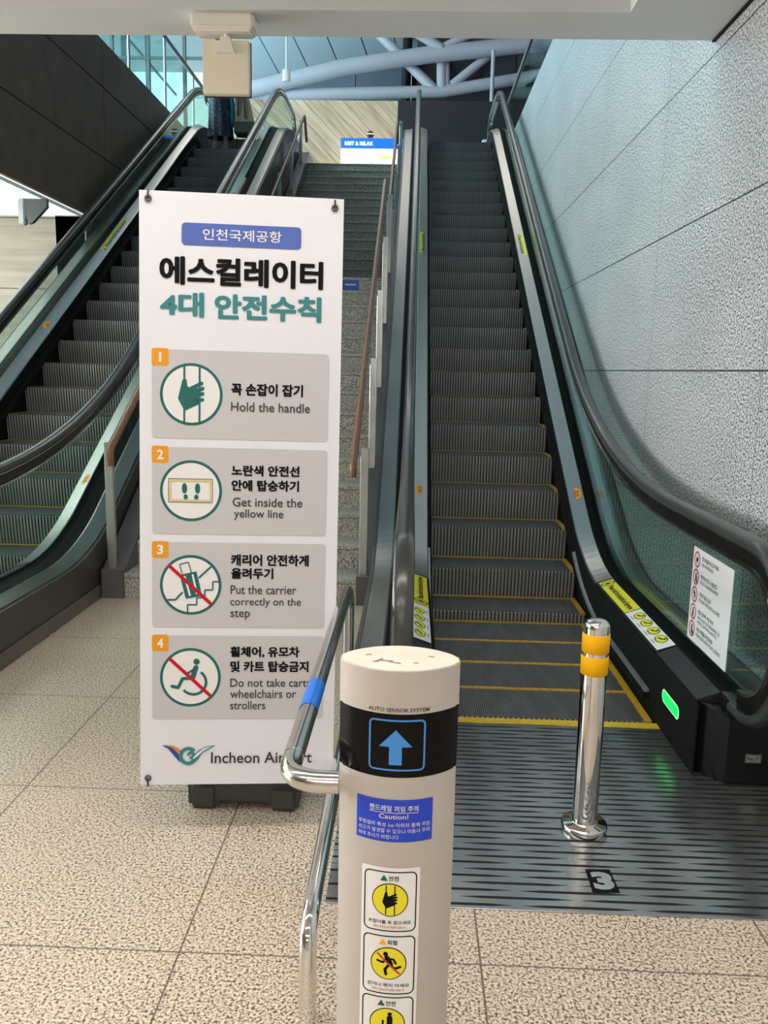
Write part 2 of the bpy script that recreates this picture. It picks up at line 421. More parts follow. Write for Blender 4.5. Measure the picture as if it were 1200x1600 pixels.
class Print:
    """2-D artwork; layers lie a fraction of a millimetre apart"""
    def __init__(s, fn, step=0.0004, cut=0): s.fn = fn; s.mb = MB(); s.step = step; s.cut = cut; s.k = 0
    def poly(s, vs, fs, m, layer):
        if s.cut and max(v[0] for v in vs) - min(v[0] for v in vs) > s.cut * 1.5:
            bm = bmesh.new(); bv = [bm.verts.new((u, v, 0)) for u, v in vs]
            for f in fs:
                try: bm.faces.new([bv[i] for i in f])
                except ValueError: pass
            u = min(v[0] for v in vs) + s.cut; u_end = max(v[0] for v in vs)
            while u < u_end:
                bmesh.ops.bisect_plane(bm, geom=bm.verts[:] + bm.edges[:] + bm.faces[:], plane_co=(u, 0, 0), plane_no=(1, 0, 0)); u += s.cut
            bm.verts.index_update(); vs = [(v.co.x, v.co.y) for v in bm.verts]; fs = [[v.index for v in f.verts] for f in bm.faces]; bm.free()
        s.k = (s.k + 1) % 10; h = layer * s.step + s.k * s.step / 14
        s.mb.add([s.fn(u, v, h) for u, v in vs], fs, m); return s
    def text(s, body, u0, u1, v0, v1, m, layer=3, bold=0.0, fat=0.0):
        if fat:
            for k in range(8):
                a = 2 * pi * k / 8; du, dv = fat * cos(a), fat * .8 * sin(a)
                s.text(body, u0 + fat + du, u1 - fat + du, v0 + fat + dv, v1 - fat + dv, m, layer, bold)
            return s
        vs, fs = text_mesh(body, bold)
        if not vs: return s
        x0 = min(v[0] for v in vs); x1 = max(v[0] for v in vs); y0 = min(v[1] for v in vs); y1 = max(v[1] for v in vs)
        return s.poly([(u0 + (x - x0) / (x1 - x0) * (u1 - u0), v0 + (y - y0) / (y1 - y0) * (v1 - v0)) for x, y in vs], fs, m, layer)
    def rect(s, u0, u1, v0, v1, m, layer=1, nu=1, nv=1):
        vs = [(u0 + (u1 - u0) * i / nu, v0 + (v1 - v0) * j / nv) for j in range(nv + 1) for i in range(nu + 1)]
        fs = [[j * (nu + 1) + i, j * (nu + 1) + i + 1, (j + 1) * (nu + 1) + i + 1, (j + 1) * (nu + 1) + i] for j in range(nv) for i in range(nu)]
        return s.poly(vs, fs, m, layer)
    def outline(s, u0, u1, v0, v1, r, n=6):
        pts = []
        for cx, cy, a0 in ((u1 - r, v1 - r, 0), (u0 + r, v1 - r, 90), (u0 + r, v0 + r, 180), (u1 - r, v0 + r, 270)):
            for k in range(n + 1): a = radians(a0 + 90 * k / n); pts.append((cx + r * cos(a), cy + r * sin(a)))
        return pts
    def rrect(s, u0, u1, v0, v1, r, m, layer=1):
        p = s.outline(u0, u1, v0, v1, r); return s.poly(p, [list(range(len(p)))], m, layer)
    def rframe(s, u0, u1, v0, v1, r, w, m, layer=1):
        a = s.outline(u0, u1, v0, v1, r); b = s.outline(u0 + w, u1 - w, v0 + w, v1 - w, max(r - w, .0005)); n = len(a)
        return s.poly(a + b, [[k, (k + 1) % n, n + (k + 1) % n, n + k] for k in range(n)], m, layer)
    def disc(s, cu, cv, ru, m, layer=1, rv=None, n=40):
        rv = rv or ru; p = [(cu + ru * cos(2 * pi * k / n), cv + rv * sin(2 * pi * k / n)) for k in range(n)]
        return s.poly(p, [list(range(n))], m, layer)
    def ring(s, cu, cv, ro, ri, m, layer=2, n=48, a0=0, a1=360):
        full = a1 - a0 >= 360; k_ = n if full else n + 1
        an = [radians(a0 + (a1 - a0) * k / n) for k in range(k_)]
        p = [(cu + ro * cos(a), cv + ro * sin(a)) for a in an] + [(cu + ri * cos(a), cv + ri * sin(a)) for a in an]
        fs = [[k, (k + 1) % k_, k_ + (k + 1) % k_, k_ + k] for k in range(k_ if full else k_ - 1)]
        return s.poly(p, fs, m, layer)
    def line(s, pts, w, m, layer=3, round_=False):
        for (a, b) in zip(pts, pts[1:]):
            dx, dy = b[0] - a[0], b[1] - a[1]; l = sqrt(dx * dx + dy * dy) or 1; nx, ny = -dy / l * w / 2, dx / l * w / 2
            s.poly([(a[0] - nx, a[1] - ny), (b[0] - nx, b[1] - ny), (b[0] + nx, b[1] + ny), (a[0] + nx, a[1] + ny)], [[0, 1, 2, 3]], m, layer)
        if round_:
            for p in pts: s.disc(p[0], p[1], w / 2, m, layer, n=14)
        return s
    def shape(s, pts, m, layer=3): return s.poly(pts, [list(range(len(pts)))], m, layer)
    def build(s, name, parent): return s.mb.build(name, parent, fix=False)

def hand_icon(p, cu, cv, r, ink, layer=3):
    """left hand gripping a vertical rail, inside a disc of radius r"""
    R = lambda pts: [(cu + x * r, cv + y * r) for x, y in pts]
    for x in (-0.23, 0.27): p.line(R([(x, sqrt(max(0, .93 - x * x))), (x, -sqrt(max(0, .93 - x * x)))]), 0.065 * r, ink, layer)
    p.shape(R([(-0.29, 0.48), (-0.16, 0.50), (-0.13, 0.27), (-0.02, 0.20), (0.20, 0.30), (0.24, -0.32), (-0.22, -0.55), (-0.44, -0.14)]), ink, layer)
    for (x0, y0), (x1, y1) in (((0.0, 0.20), (0.33, 0.37)), ((0.05, 0.06), (0.37, 0.20)), ((0.05, -0.08), (0.37, 0.03)), ((0.0, -0.24), (0.36, -0.17))):
        p.line(R([(x0, y0), (x1, y1)]), 0.125 * r, ink, layer, True)

def runner_icon(p, cu, cv, r, ink, bar, layer=3):
    R = lambda pts: [(cu + x * r, cv + y * r) for x, y in pts]
    p.disc(cu - 0.18 * r, cv + 0.62 * r, 0.14 * r, ink, layer, n=18)
    p.line(R([(-0.1, 0.38), (0.12, 0.0)]), 0.30 * r, ink, layer, True)
    p.line(R([(0.0, 0.32), (0.30, 0.28), (0.42, 0.02)]), 0.13 * r, ink, layer, True)
    p.line(R([(-0.1, 0.30), (-0.32, 0.06), (-0.66, 0.16)]), 0.13 * r, ink, layer, True)
    p.line(R([(0.10, -0.05), (0.35, -0.32), (0.68, -0.20)]), 0.16 * r, ink, layer, True)
    p.line(R([(0.05, -0.05), (-0.20, -0.38), (-0.14, -0.70)]), 0.17 * r, ink, layer, True)
    p.line(R([(-0.68, 0.66), (0.66, -0.66)]), 0.11 * r, bar, layer + 1)

# ------------------------------------------------------------------ setting
CR, CL = 0.632, -2.91          # centre lines of the two escalators
TOPZ = 5.05                    # upper floor
b = MB()
for x0, x1, y0, y1 in ((-12, 1.5, -9, 3.55), (-12, CL - .5, 3.55, 10.1), (CL + .5, CR - .5, 3.55, 10.1), (CR + .5, 1.5, 3.55, 10.1)):
    b.quad((x0, y0, 0), (x1, y0, 0), (x1, y1, 0), (x0, y1, 0), 'floor_granite')
structure(b.build('floor'))
b = MB().box(1.5, 1.75, -9, 16.5, -1, 5.30, 'wall_granite'); structure(b.build('wall_right'))
# lower ceiling: soffit strip at the edge of the well and the coffer behind it
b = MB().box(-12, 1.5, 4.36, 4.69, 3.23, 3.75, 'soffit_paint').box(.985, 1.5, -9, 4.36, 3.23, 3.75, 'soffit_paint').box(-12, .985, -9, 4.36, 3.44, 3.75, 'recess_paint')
structure(b.build('ceiling'))
structure(MB().box(1.482, 1.499, -9, 4.69, 3.222, 3.232, 'dark_gap').build('trim_1'))
structure(MB().box(-12, 1.75, -9.2, -9, 0, 3.75, 'hall_wall').build('wall_back'))
structure(MB().box(-12.2, -12, -9, 10.1, 0, 5.0, 'hall_wall').build('wall_left_lower'))
structure(MB().box(-12, -3.84, 10.1, 10.3, 0, 3.22, 'beige_stone').build('wall_rear'))
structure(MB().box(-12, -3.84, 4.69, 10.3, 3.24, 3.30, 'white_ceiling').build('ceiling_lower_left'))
# bronze bulkhead on the left of the well, with panel joints cut as gaps
b = MB(); ys = [1.0, 4.7, 7.7, 10.7, 13.7, 17.0]; zs = [3.235, 3.995, 4.81, 5.36]
for y0, y1 in zip(ys, ys[1:]):
    for z0, z1 in zip(zs, zs[1:]):
        if y0 < 4.6: continue
        b.box(-3.86, -3.80, y0 + .006, y1 - .006, z0 + .006, z1 - .006, 'bronze_panel', .004, 1)
b.box(-3.95, -3.865, 4.69, 17, 3.24, 5.35, 'dark_gap')
b.box(-4.2, -3.86, 10.1, 16.9, 0, 3.23, 'bronze_panel')
structure(b.build('wall_left'))
structure(MB().box(-12, -3.96, 4.69, 34, 4.9, 5.36, 'upper_light_panel').build('floor_upper_left'))
structure(MB().box(1.755, 9, 4.69, 34, 4.9, 5.30, 'upper_panel').build('floor_upper_right'))
structure(MB().box(-3.95, 1.75, 16.6, 34, 4.7, TOPZ - .004, 'stair_granite').build('floor_upper'))
structure(MB().box(-12, 9, 4.45, 4.68, 3.76, 12.5, 'upper_panel').build('wall_front_upper'))
# upper hall shell
b = MB().box(-4.7, -.53, 22, 22.3, TOPZ, 8.03, 'diagonal_boards'); structure(b.build('wall_far'))
structure(MB().box(-.528, 9, 21.98, 22.3, TOPZ, 8.04, 'black_wall').build('wall_far_dark'))
b = MB()
xs = [-6.2, -5.2, -2.15, -.35]; zz = [7.0, 9.5, 10.62, 13.0]
for x0, x1 in zip(xs, xs[1:]):
    for z0, z1 in zip(zz, zz[1:]): b.box(x0 + .012, x1 - .012, 30, 30.1, z0 + .012, z1 - .012, 'upper_panel')
b.box(-6.2, -.3, 30.12, 30.2, 7, 13, 'dark_gap'); structure(b.build('wall_end_upper'))
# dark tiled slope behind the truss on the right, pale ceiling panels on the left
b = MB()
for i in range(9):
    for j in range(4):
        x0 = -.1 + i * 1.0; x1 = x0 + .97; y0 = 30 - j * 1.1; z0 = 8.0 + j * 1.15
        b.add([(x0, y0, z0), (x1, y0, z0 + .12), (x1, y0 - 1.06, z0 + 1.2), (x0, y0 - 1.06, z0 + 1.1)], [[0, 1, 2, 3]], 'dark_tile')
        b.add([(x0, y0 + .1, z0 + .1), (x1, y0 + .1, z0 + .22), (x1, y0 - .96, z0 + 1.3), (x0, y0 - .96, z0 + 1.2)], [[3, 2, 1, 0]], 'dark_tile')
b.box(-.30, 9, 30.9, 31.0, 5, 12.6, 'dark_tile')
structure(b.build('ceiling_upper_dark', fix=False))
b = MB()
for i in range(8):
    x0 = -5.6 + i * 1.0
    b.add([(x0, 29.9, 10.95 + .11 * i), (x0 + .96, 29.9, 11.06 + .11 * i), (x0 + .1, 24.5, 12.2 + .1 * i), (x0 - .86, 24.5, 12.1 + .1 * i)], [[0, 1, 2, 3]], 'upper_light_panel')
structure(b.build('ceiling_upper_pale', fix=False))
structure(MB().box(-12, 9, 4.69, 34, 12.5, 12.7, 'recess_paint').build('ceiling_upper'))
structure(MB().box(8.9, 9.1, 4.69, 34, 5.3, 12.5, 'upper_panel').build('wall_right_upper'))
# glazed side of the upper hall
b = MB()
for y in (8, 10.4, 12.8, 15.2, 17.6, 20.0, 22.4, 24.8, 27.2, 29.6): b.box(-9.06, -8.94, y - .05, y + .05, 5.36, 12.5, 'mullion')
for z in (6.6, 8.2, 9.8, 11.4): b.box(-9.03, -8.97, 5, 33, z - .03, z + .03, 'mullion')
b.quad((-9, 5, 5.36), (-9, 33, 5.36), (-9, 33, 12.5), (-9, 5, 12.5), 'window_glass')
structure(b.build('window_1', fix=False))
b = MB()
for x in (-11.9, -10.9, -9.9, -8.9, -8.05, -7.2, -6.35, -5.5, -4.75): b.box(x - .035, x + .035, 20.9, 21.0, 5.36, 12.5, 'mullion')
for z in (6.6, 8.6, 10.6): b.box(-12, -4.7, 20.92, 20.98, z - .03, z + .03, 'mullion')
b.quad((-12, 20.95, 5.36), (-4.7, 20.95, 5.36), (-4.7, 20.95, 12.5), (-12, 20.95, 12.5), 'window_glass')
structure(b.build('window_2', fix=False))

# ------------------------------------------------------------------ escalators
M30 = tan(radians(30))
DZ = 1.45 - 7.33 * M30
dk0 = (0.295 - DZ) / M30; dk1 = (TOPZ + 0.295 - DZ) / M30
DECK = fillet([(3.12, .295), (dk0, .295), (dk1, TOPZ + .295), (16.1, TOPZ + .295)], [.48, .55])
HZ = 2.14 - 7.68 * M30; HF, HT = .94, TOPZ + .98
h0 = (HF - HZ) / M30; h1 = (HT - HZ) / M30
HRAIL_TOP = fillet([(3.05, HF), (h0, HF), (h1, HT), (15.9, HT)], [1.55, .6])
NR = (HF - .285) / 2
front = [(3.22, .285)] + [(3.05 - NR * sin(a), .285 + NR - NR * cos(a)) for a in [pi * k / 20 for k in range(21)]]
back = [(15.9 + NR * sin(a), HT - NR + NR * cos(a)) for a in [pi * k / 20 for k in range(21)]] + [(15.75, HT - 2 * NR)]
HRAIL = front + HRAIL_TOP[1:-1] + back
def step_pos(k):
    y = 5.50 + .374 * k; z = .245 + .2159 * k
    if k == -1: z = .062
    if k < -1: z = 0.0
    if k == 22: z = TOPZ - .035
    if k > 22: z = TOPZ
    return y, z

def step_mesh():
    """one grooved step: origin at the nose, tread runs to +y, ribbed riser hangs below"""
    mb = MB(); n = 42; w = .978; p = w / n
    prof = [(.006, -.0015), (.0, -.010), (.003, -.05), (.009, -.10), (.015, -.15), (.020, -.19), (.024, -.235)]
    for i in range(n):
        x0 = -w / 2 + i * p; xa, xb = x0, x0 + p * .52
        vs = []
        for j, (y, z) in enumerate(prof):
            d = .0075 if j else .004
            vs += [(xa, y, z), (xb, y, z), (xb, y + d, z), (xa + p, y + d, z)]
        top = []; grv = []
        for j in range(len(prof) - 1):
            a = j * 4; c = a + 4
            top.append([a, a + 1, c + 1, c]); grv += [[a + 1, a + 2, c + 2, c + 1], [a + 2, a + 3, c + 3, c + 2]]
        mb.add(vs, top, 'step_metal'); mb.add(vs, grv, 'step_groove')
    nt_ = 108; pt = w / nt_
    for i in range(nt_):
        x0 = -w / 2 + i * pt; xb = x0 + pt * .55; x1 = x0 + pt
        mb.add([(x0, .002, 0), (xb, .002, 0), (xb, .372, 0), (x0, .372, 0)], [[0, 1, 2, 3]], 'tread_metal')
        mb.add([(xb, .002, 0), (xb, .372, 0), (xb, .372, -.004), (xb, .002, -.004), (x1, .002, -.004), (x1, .372, -.004), (x1, .002, 0), (x1, .372, 0)], [[0, 1, 2, 3], [3, 2, 5, 4], [4, 5, 7, 6]], 'tread_groove')
    return mb

def build_escalator(name, cx, label, group):
    root = empty(name, (cx, 0, 0), label, 'escalator', group)
    first = None
    for k in range(-5, 25):
        y, z = step_pos(k)
        if first is None:
            st = step_mesh().build('step', root, fix=False); first = st
            e = MB().box(-.489, .489, .340, .368, -.01, .0015, 'yellow_paint')
            e.box(.455, .489, .005, .372, -.01, .0025, 'yellow_paint').box(-.489, -.470, .005, .372, -.01, .0025, 'yellow_paint')
            ye = e.build('yellow_edge', st); first_edge = ye
            lab(ye, 'yellow safety line around the tread')
        else:
            st = first.copy(); COL.objects.link(st); st.parent = root
            ye = first_edge.copy(); COL.objects.link(ye); ye.parent = st
        st.location = (0, y, z)
    MB().sweep([(3.6, -.35), (5.2, -.35), (13.9, TOPZ - .40), (15.6, TOPZ - .40)], [(-.6, 0), (.6, 0), (.6, -.03), (-.6, -.03)], 'black_matt').build('step_well', root)
    MB().box(-.50, .50, 15.02, 16.6, TOPZ - .05, TOPZ + .002, 'plate_steel').build('upper_plate', root)
    MB().box(-.50, .50, 3.545, 3.60, -.04, .006, 'comb_yellow').build('comb_plate', root)
    guide_line = fillet([(3.74, .075), (5.20, .075), (13.6, .075 + 8.4 * M30), (14.6, .075 + 8.4 * M30 + .02)], [.5, .5])
    flat = [p for p in DECK if p[0] <= 4.96] + [(4.96, zat(DECK, 4.96))]
    rise = [(4.96, zat(DECK, 4.96))] + [p for p in DECK if p[0] > 4.96]
    for s in (-1, 1):
        q = lambda sec: [(s * x, o) for x, o in sec]
        MB().sweep(DECK, q([(.499, -.004), (.506, -.004), (.506, -.42), (.499, -.42)]), 'black_matt').build('skirt_panel', root)
        MB().sweep(guide_line, q([(.470, -.004), (.474, .020), (.499, .026), (.499, -.012), (.474, -.012)]), 'black_matt').build('skirt_brush', root)
        MB().sweep([p for p in guide_line if p[0] < 6.4], q([(.478, .022), (.484, .034), (.4985, .036), (.4985, .022)]), 'bar_steel').build('brush_rail', root)
        MB().sweep(rise, q([(.500, -.012), (.500, .004), (.506, .010), (.597, .040), (.603, .036), (.603, -.012)]), 'deck_steel').build('inner_deck', root)
        MB().sweep([(3.16, .295)] + flat[1:], q([(.5085, -.29), (.5085, 0), (.512, .004), (.597, .036), (.603, .03), (.603, -.29)]), 'black_paint').build('deck_end', root)
        # newel block with a chamfered front corner
        mb = MB(); zt = .31
        poly = [(.512, 3.16), (.512, 3.22), (.83, 3.22), (.83, 3.05), (.60, 3.05)]
        low = [(s * x, y, 0.0) for x, y in poly]; top = [(s * x, y, .295 + (.03 if x > .55 else 0.0) - (.06 if y < 3.1 else 0)) for x, y in poly]; n = 5
        mb.add(low + top, [[0, 1, 2, 3, 4], [9, 8, 7, 6, 5]] + [[i, (i + 1) % 5, 5 + (i + 1) % 5, 5 + i] for i in range(5)], 'black_gloss')
        mb.build('newel_block', root)
        MB().sweep(DECK, q([(.603, -.01), (.603, .020), (.635, .012), (.655, .012), (.725, .004), (.725, -.01)]), 'black_matt').build('glass_gasket', root)
        MB().sweep(DECK, q([(.725, -.012), (.725, .012), (.735, .014), (.838, .004), (.842, -.012)]), 'outer_steel_dim').build('outer_deck', root)
        # outer cladding: from the deck edge down to the floor or the truss underside
        cp = []; lo = []
        for i in range(61):
            y = 3.05 + (16.1 - 3.05) * i / 60
            cp.append((y, zat(DECK, y) - .006)); lo.append((y, max(0.0, zat(DECK, y) - 1.35)))
        mb = MB()
        for xx in (.842, .862):
            mb.add([(s * xx, *p) for p in cp] + [(s * xx, *p) for p in lo], [[i, i + 1, 62 + i, 61 + i] for i in range(60)], 'dark_clad')
        mb.add([(s * .842, *p) for p in cp] + [(s * .862, *p) for p in cp], [[i, i + 1, 62 + i, 61 + i] for i in range(60)], 'dark_clad')
        mb.add([(s * .83, 3.05, .29), (s * .862, 3.05, .29), (s * .862, 3.05, 0), (s * .83, 3.05, 0)], [[0, 1, 2, 3]], 'dark_clad')
        mb.build('outer_cladding', root)
        MB().box(min(s * .862, s * .874), max(s * .862, s * .874), 3.05, 5.385, 0, .088, 'kick_metal', .003, 1).build('kick_plate', root)
        # glass
        seams = [2.72, 4.3, 5.72, 7.4, 9.1, 10.8, 12.5, 14.2, 16.25]
        for a, c in zip(seams, seams[1:]):
            up = []; dn = []; n = 14
            for i in range(n + 1):
                y = a + .003 + (c - a - .006) * i / n
                if y < 3.05:
                    t = sqrt(max(1e-5, (NR - .01) ** 2 - (3.05 - y) ** 2)); zu, zd = .285 + NR + t, max(.30 if y > 3.0 else 0, .285 + NR - t)
                elif y > 15.9:
                    t = sqrt(max(1e-5, (NR - .01) ** 2 - (y - 15.9) ** 2)); zu, zd = HT - NR + t, HT - NR - t
                else: zu, zd = zat(HRAIL_TOP, y) - .015, zat(DECK, y) + .002
                up.append((y, zu)); dn.append((y, min(zd, zu - .002)))
            mb = MB()
            for xx in (.640, .651):
                mb.add([(s * xx, *p) for p in up] + [(s * xx, *p) for p in dn], [[i, i + 1, n + 2 + i, n + 1 + i] for i in range(n)], 'balustrade_glass')
            mb.build('glass_panel', root)
        sec = [(.645 + dx, o) for dx, o in ((-.018, -.026), (-.033, -.022), (-.038, -.004), (-.034, .010), (-.020, .018), (0, .021), (.020, .018), (.034, .010), (.038, -.004), (.033, -.022), (.018, -.026))]
        MB().sweep(HRAIL, q(sec), 'rubber', smooth=True).build('handrail', root)
        g = MB().sweep(HRAIL[1:-1], q([(.622, -.088), (.618, -.060), (.622, -.020), (.668, -.020), (.672, -.060), (.668, -.088)]), 'black_gloss')
        g.sweep(HRAIL[1:-1], q([(.617, -.098), (.617, -.086), (.673, -.086), (.673, -.098)]), 'chrome_soft')
        g.sweep(HRAIL[1:-1], q([(.6165, -.030), (.6165, -.024), (.6735, -.024), (.6735, -.030)]), 'chrome_soft')
        g.build('handrail_guide', root)
    return root

ESC_R = build_escalator('escalator', CR, 'up escalator beside the grey granite wall, starting at the grooved plate', None)
def copy_tree(o, parent=None):
    c = o.copy(); COL.objects.link(c)
    if parent: c.parent = parent
    for ch in list(o.children): copy_tree(ch, c)
    return c
ESC_L = copy_tree(ESC_R); ESC_L.location = (CL, 0, 0)
ESC_L['label'] = 'escalator behind the white banner, carrying the woman in a navy skirt'

# stickers and fittings that only one of them has ------------------------------------------------
def deck_map(side, s_dir=1):
    """(u along the slope from y0, v across the inner deck) -> point on the deck, local to the escalator"""
    def mk(y0):
        pts = [p for p in DECK if p[0] >= y0 - 1e-6]; pts = [(y0, zat(DECK, y0))] + pts
        acc = [0]
        for a, c in zip(pts, pts[1:]): acc.append(acc[-1] + sqrt((a[0] - c[0]) ** 2 + (a[1] - c[1]) ** 2))
        def at(s):
            for i in range(len(acc) - 1):
                if s <= acc[i + 1]:
                    f = (s - acc[i]) / max(1e-9, acc[i + 1] - acc[i]); a, c = pts[i], pts[i + 1]; l = max(1e-9, acc[i + 1] - acc[i])
                    return a[0] + (c[0] - a[0]) * f, a[1] + (c[1] - a[1]) * f, (c[0] - a[0]) / l, (c[1] - a[1]) / l
            return pts[-1][0], pts[-1][1], 1, 0
        def fn(u, v, h):
            y, z, ty, tz = at(u)
            x = .512 + v; o = .0075 + .030 * (v / .085) + .0032 + h
            return (side * x, y - tz * o, z + ty * o)
        return fn
    return mk

def deck_notice(root, side, y0):
    """yellow notice with a hand icon, white strip of four round pictograms below it"""
    p = Print(deck_map(side)(y0))
    L = .62
    yes = lambda u: L * 2 - u
    p.rect(.60, 1.22, .002, .084, 'sticker_yellow', 1, nu=8); p.rect(.0, .59, .002, .084, 'sticker_white', 1, nu=6)
    # text is read looking down the slope
    f0 = p.fn
    if side > 0:
        p.fn = lambda u, v, h: f0(1.22 - u, v, h)
    else:
        p.fn = lambda u, v, h: f0(u, v, h)
    off = 0 if side > 0 else .60
    def U(a): return a + off
    p.text('Please hold the handrail and baggage.', U(.112), U(.60), .018, .062, 'ink_black', 3, .02)
    p.ring(U(.058), .043, .040, .034, 'ink_black', 3); hand_icon(p, U(.058), .043, .034, 'ink_black', 3)
    base = .66 if side > 0 else .03
    for i in range(4):
        c = base + .07 + .125 * i
        p.disc(c, .052, .052, 'ink_black', 2, rv=.027); p.disc(c, .052, .046, 'sticker_yellow', 3, rv=.023)
        p.line([(c - .02, .045), (c + .006, .052), (c + .02, .064)], .008, 'ink_black', 4, True); p.disc(c + .012, .066, .006, 'ink_black', 4, n=12)
        p.line([(c - .03, .014), (c + .03, .014)], .003, 'ink_grey', 3)
    return lab(p.build('safety_notice', root), 'yellow notice above a white strip of four pictograms')
deck_notice(ESC_R, 1, 3.72)
deck_notice(ESC_R, -1, 3.72)

def deck_sticker(root, side, y0, ln, text=None, shape='rect'):
    p = Print(deck_map(side)(y0)); f0 = p.fn
    p.rect(0, ln, .004, .078, 'sticker_yellow', 1, nu=4)
    if side > 0: p.fn = lambda u, v, h: f0(ln - u, v, h)
    p.text(text, .12 * ln, .92 * ln, .022, .060, 'ink_black', 3, .01)
    p.shape([(.02 * ln, .02), (.02 * ln + .03, .02), (.02 * ln + .015, .06)], 'ink_black', 3)
    lab(p.build('warning_sticker', root), 'small yellow warning sticker on the deck')
deck_sticker(ESC_R, 1, 9.65, .62, 'Please hold the handrail')
deck_sticker(ESC_R, -1, 9.65, .62, 'Please hold the handrail')
deck_sticker(ESC_L, -1, 9.6, .95, 'Please hold the handrail')

def hex_sticker(root, side, y0):
    p = Print(deck_map(side)(y0))
    c = .07
    p.shape([(0, .042), (.03, .012), (.11, .012), (.14, .042), (.11, .072), (.03, .072)], 'collar_yellow', 1)
    f0 = p.fn
    if side > 0: p.fn = lambda u, v, h: f0(.14 - u, v, h)
    p.text('주의', .035, .105, .022, .062, 'ink_red', 3, .03)
    lab(p.build('caution_sticker', root), 'yellow six-sided caution sticker with red letters')
hex_sticker(ESC_R, 1, 5.93); hex_sticker(ESC_R, -1, 5.93); hex_sticker(ESC_L, 1, 5.95); hex_sticker(ESC_L, -1, 8.0)
hex_sticker(ESC_R, 1, 13.55); hex_sticker(ESC_R, -1, 13.55)

# green direction light on the right newel panel (inner side)
lp = Print(lambda u, v, h: (.499 - .0015 - h, 3.43 - u, .168 + v))
lp.rrect(-.118, .118, -.030, .030, .029, 'lamp_rim', 1); lp.rrect(-.108, .108, -.024, .024, .0235, 'green_lamp', 3)
lab(lp.build('direction_light', ESC_R), 'glowing green pill-shaped light')
# rating plate on the newel front
pp = Print(lambda u, v, h: (.70 + u, 3.048 - h, .112 + v))
pp.rect(-.030, .030, -.017, .017, 'bar_steel', 1); pp.rframe(-.028, .028, -.015, .015, .002, .002, 'ink_black', 2); pp.text('No.17', -.022, .022, -.008, .008, 'ink_black', 2, .02)
lab(pp.build('number_plate', ESC_R), 'small grey numbered plate on the black newel')
# yellow round sticker by the rail inlet
sp = Print(lambda u, v, h: (.652 + h, 2.98 + u, .36 + v)); sp.disc(0, 0, .05, 'sticker_yellow', 1, rv=.03); sp.line([(-.03, 0), (.03, 0)], .006, 'ink_black', 2)
sp.build('inlet_sticker', ESC_R)
# white notice sheet hung on the inner face of the right-hand glass
def notice_sheet():
    x = CR + .6385; y0, y1, z0, z1 = 3.705, 3.235, .385, .80
    W_, H_ = y0 - y1, z1 - z0
    mb = MB().box(x - .0012, x, y1, y0, z0, z1, 'paper_white')
    o = mb.build('notice_sheet'); tag(o, 'white paper notice with five red-ringed pictograms stuck inside the right glass balustrade', 'notice')
    p = Print(lambda u, v, h: (x - .0016 - h, y0 - u, z0 + v))
    rows = [('핸드레일을 꼭 잡고 타세요', 'USE HANDRAILS'), ('어린이는 반드시 손을 잡고', "HOLD CHILDREN'S HANDS"), ('유모차 탑승 금지', 'NO BABY STROLLERS ALLOWED'),
            ('신발, 옷자락 끼임 주의', 'WATCH OUT FOR ENTRAPMENT OF'), ('개인 수하물을 꼭 잡으세요', 'PLEASE HOLD ONTO YOUR LUGGAGE')]
    for i, (k, e) in enumerate(rows):
        v = H_ - .050 - i * .078
        p.ring(.055, v, .036, .029, 'ink_red', 2, n=30)
        if i == 0: hand_icon(p, .055, v, .027, 'ink_black', 2)
        elif i == 2: runner_icon(p, .055, v, .027, 'ink_black', 'ink_red', 2)
        else:
            p.disc(.055, v + .014, .006, 'ink_black', 2, n=12); p.line([(.055, v + .006), (.055, v - .008)], .012, 'ink_black', 2, True)
            p.line([(.052, v - .008), (.048, v - .022)], .005, 'ink_black', 2, True); p.line([(.058, v - .008), (.064, v - .022)], .005, 'ink_black', 2, True)
            if i == 1: p.disc(.07, v + .002, .004, 'ink_black', 2, n=10); p.line([(.07, v - .004), (.07, v - .02)], .007, 'ink_black', 2, True)
            if i == 4: p.rect(.062, .074, v - .022, v - .006, 'ink_black', 2)
        wk = .012 * len(k); we = .0092 * len(e)
        p.text(k, .115, .115 + min(.30, wk + .03), v + .006, v + .026, 'ink_grey', 2, .012); p.text(e, .115, .115 + min(.33, we + .02), v - .016, v - .001, 'ink_grey', 2)
        if i == 3: p.text('SHOES, CLOTHING AND ETC.', .115, .36, v - .036, v - .022, 'ink_grey', 2)
    p.build('printed_text', o)
notice_sheet()

# ------------------------------------------------------------------ grooved floor plate with number, bollard
fp = MB().box(-.215, 1.5, 2.23, 3.548, -.02, .004, 'plate_steel', .0015, 1).build('floor_plate')
tag(fp, 'dark steel floor plate with staggered grooves in front of the right escalator', 'floor plate')
p3 = Print(lambda u, v, h: (.623 + u + .01 * 0, 2.388 + v, .0048 + h))
p3.shape([(-.040, .060), (.037, .062), (.042, -.056), (-.041, -.061)], 'ink_black', 1)
p3.text('3', -.030, .034, -.046, .046, 'bar_steel', 3, .06)
lab(p3.build('number_sticker', fp), 'black sticker with a silver figure 3')
BX, BY = .627, 2.69
bo = empty('bollard', (BX, BY, .004), 'short chrome bollard with two yellow bands standing on the grooved plate', 'bollard')
MB().lathe([(.076, 0), (.078, .004), (.078, .022), (.074, .028), (.046, .030), (.044, .034)], 0, 0, 'chrome', 48).build('base_flange', bo)
MB().lathe([(.0425, .03), (.0425, .715), (.041, .728), (.036, .737), (.026, .743), (.010, .745), (.001, .745)], 0, 0, 'chrome', 48).build('tube', bo)
for z0 in (.565, .640):
    lab(MB().lathe([(.0427, z0 - .006), (.0450, z0 - .004), (.0452, z0 + .056), (.0427, z0 + .058)], 0, 0, 'collar_yellow', 48).build('reflective_band', bo), 'yellow band')

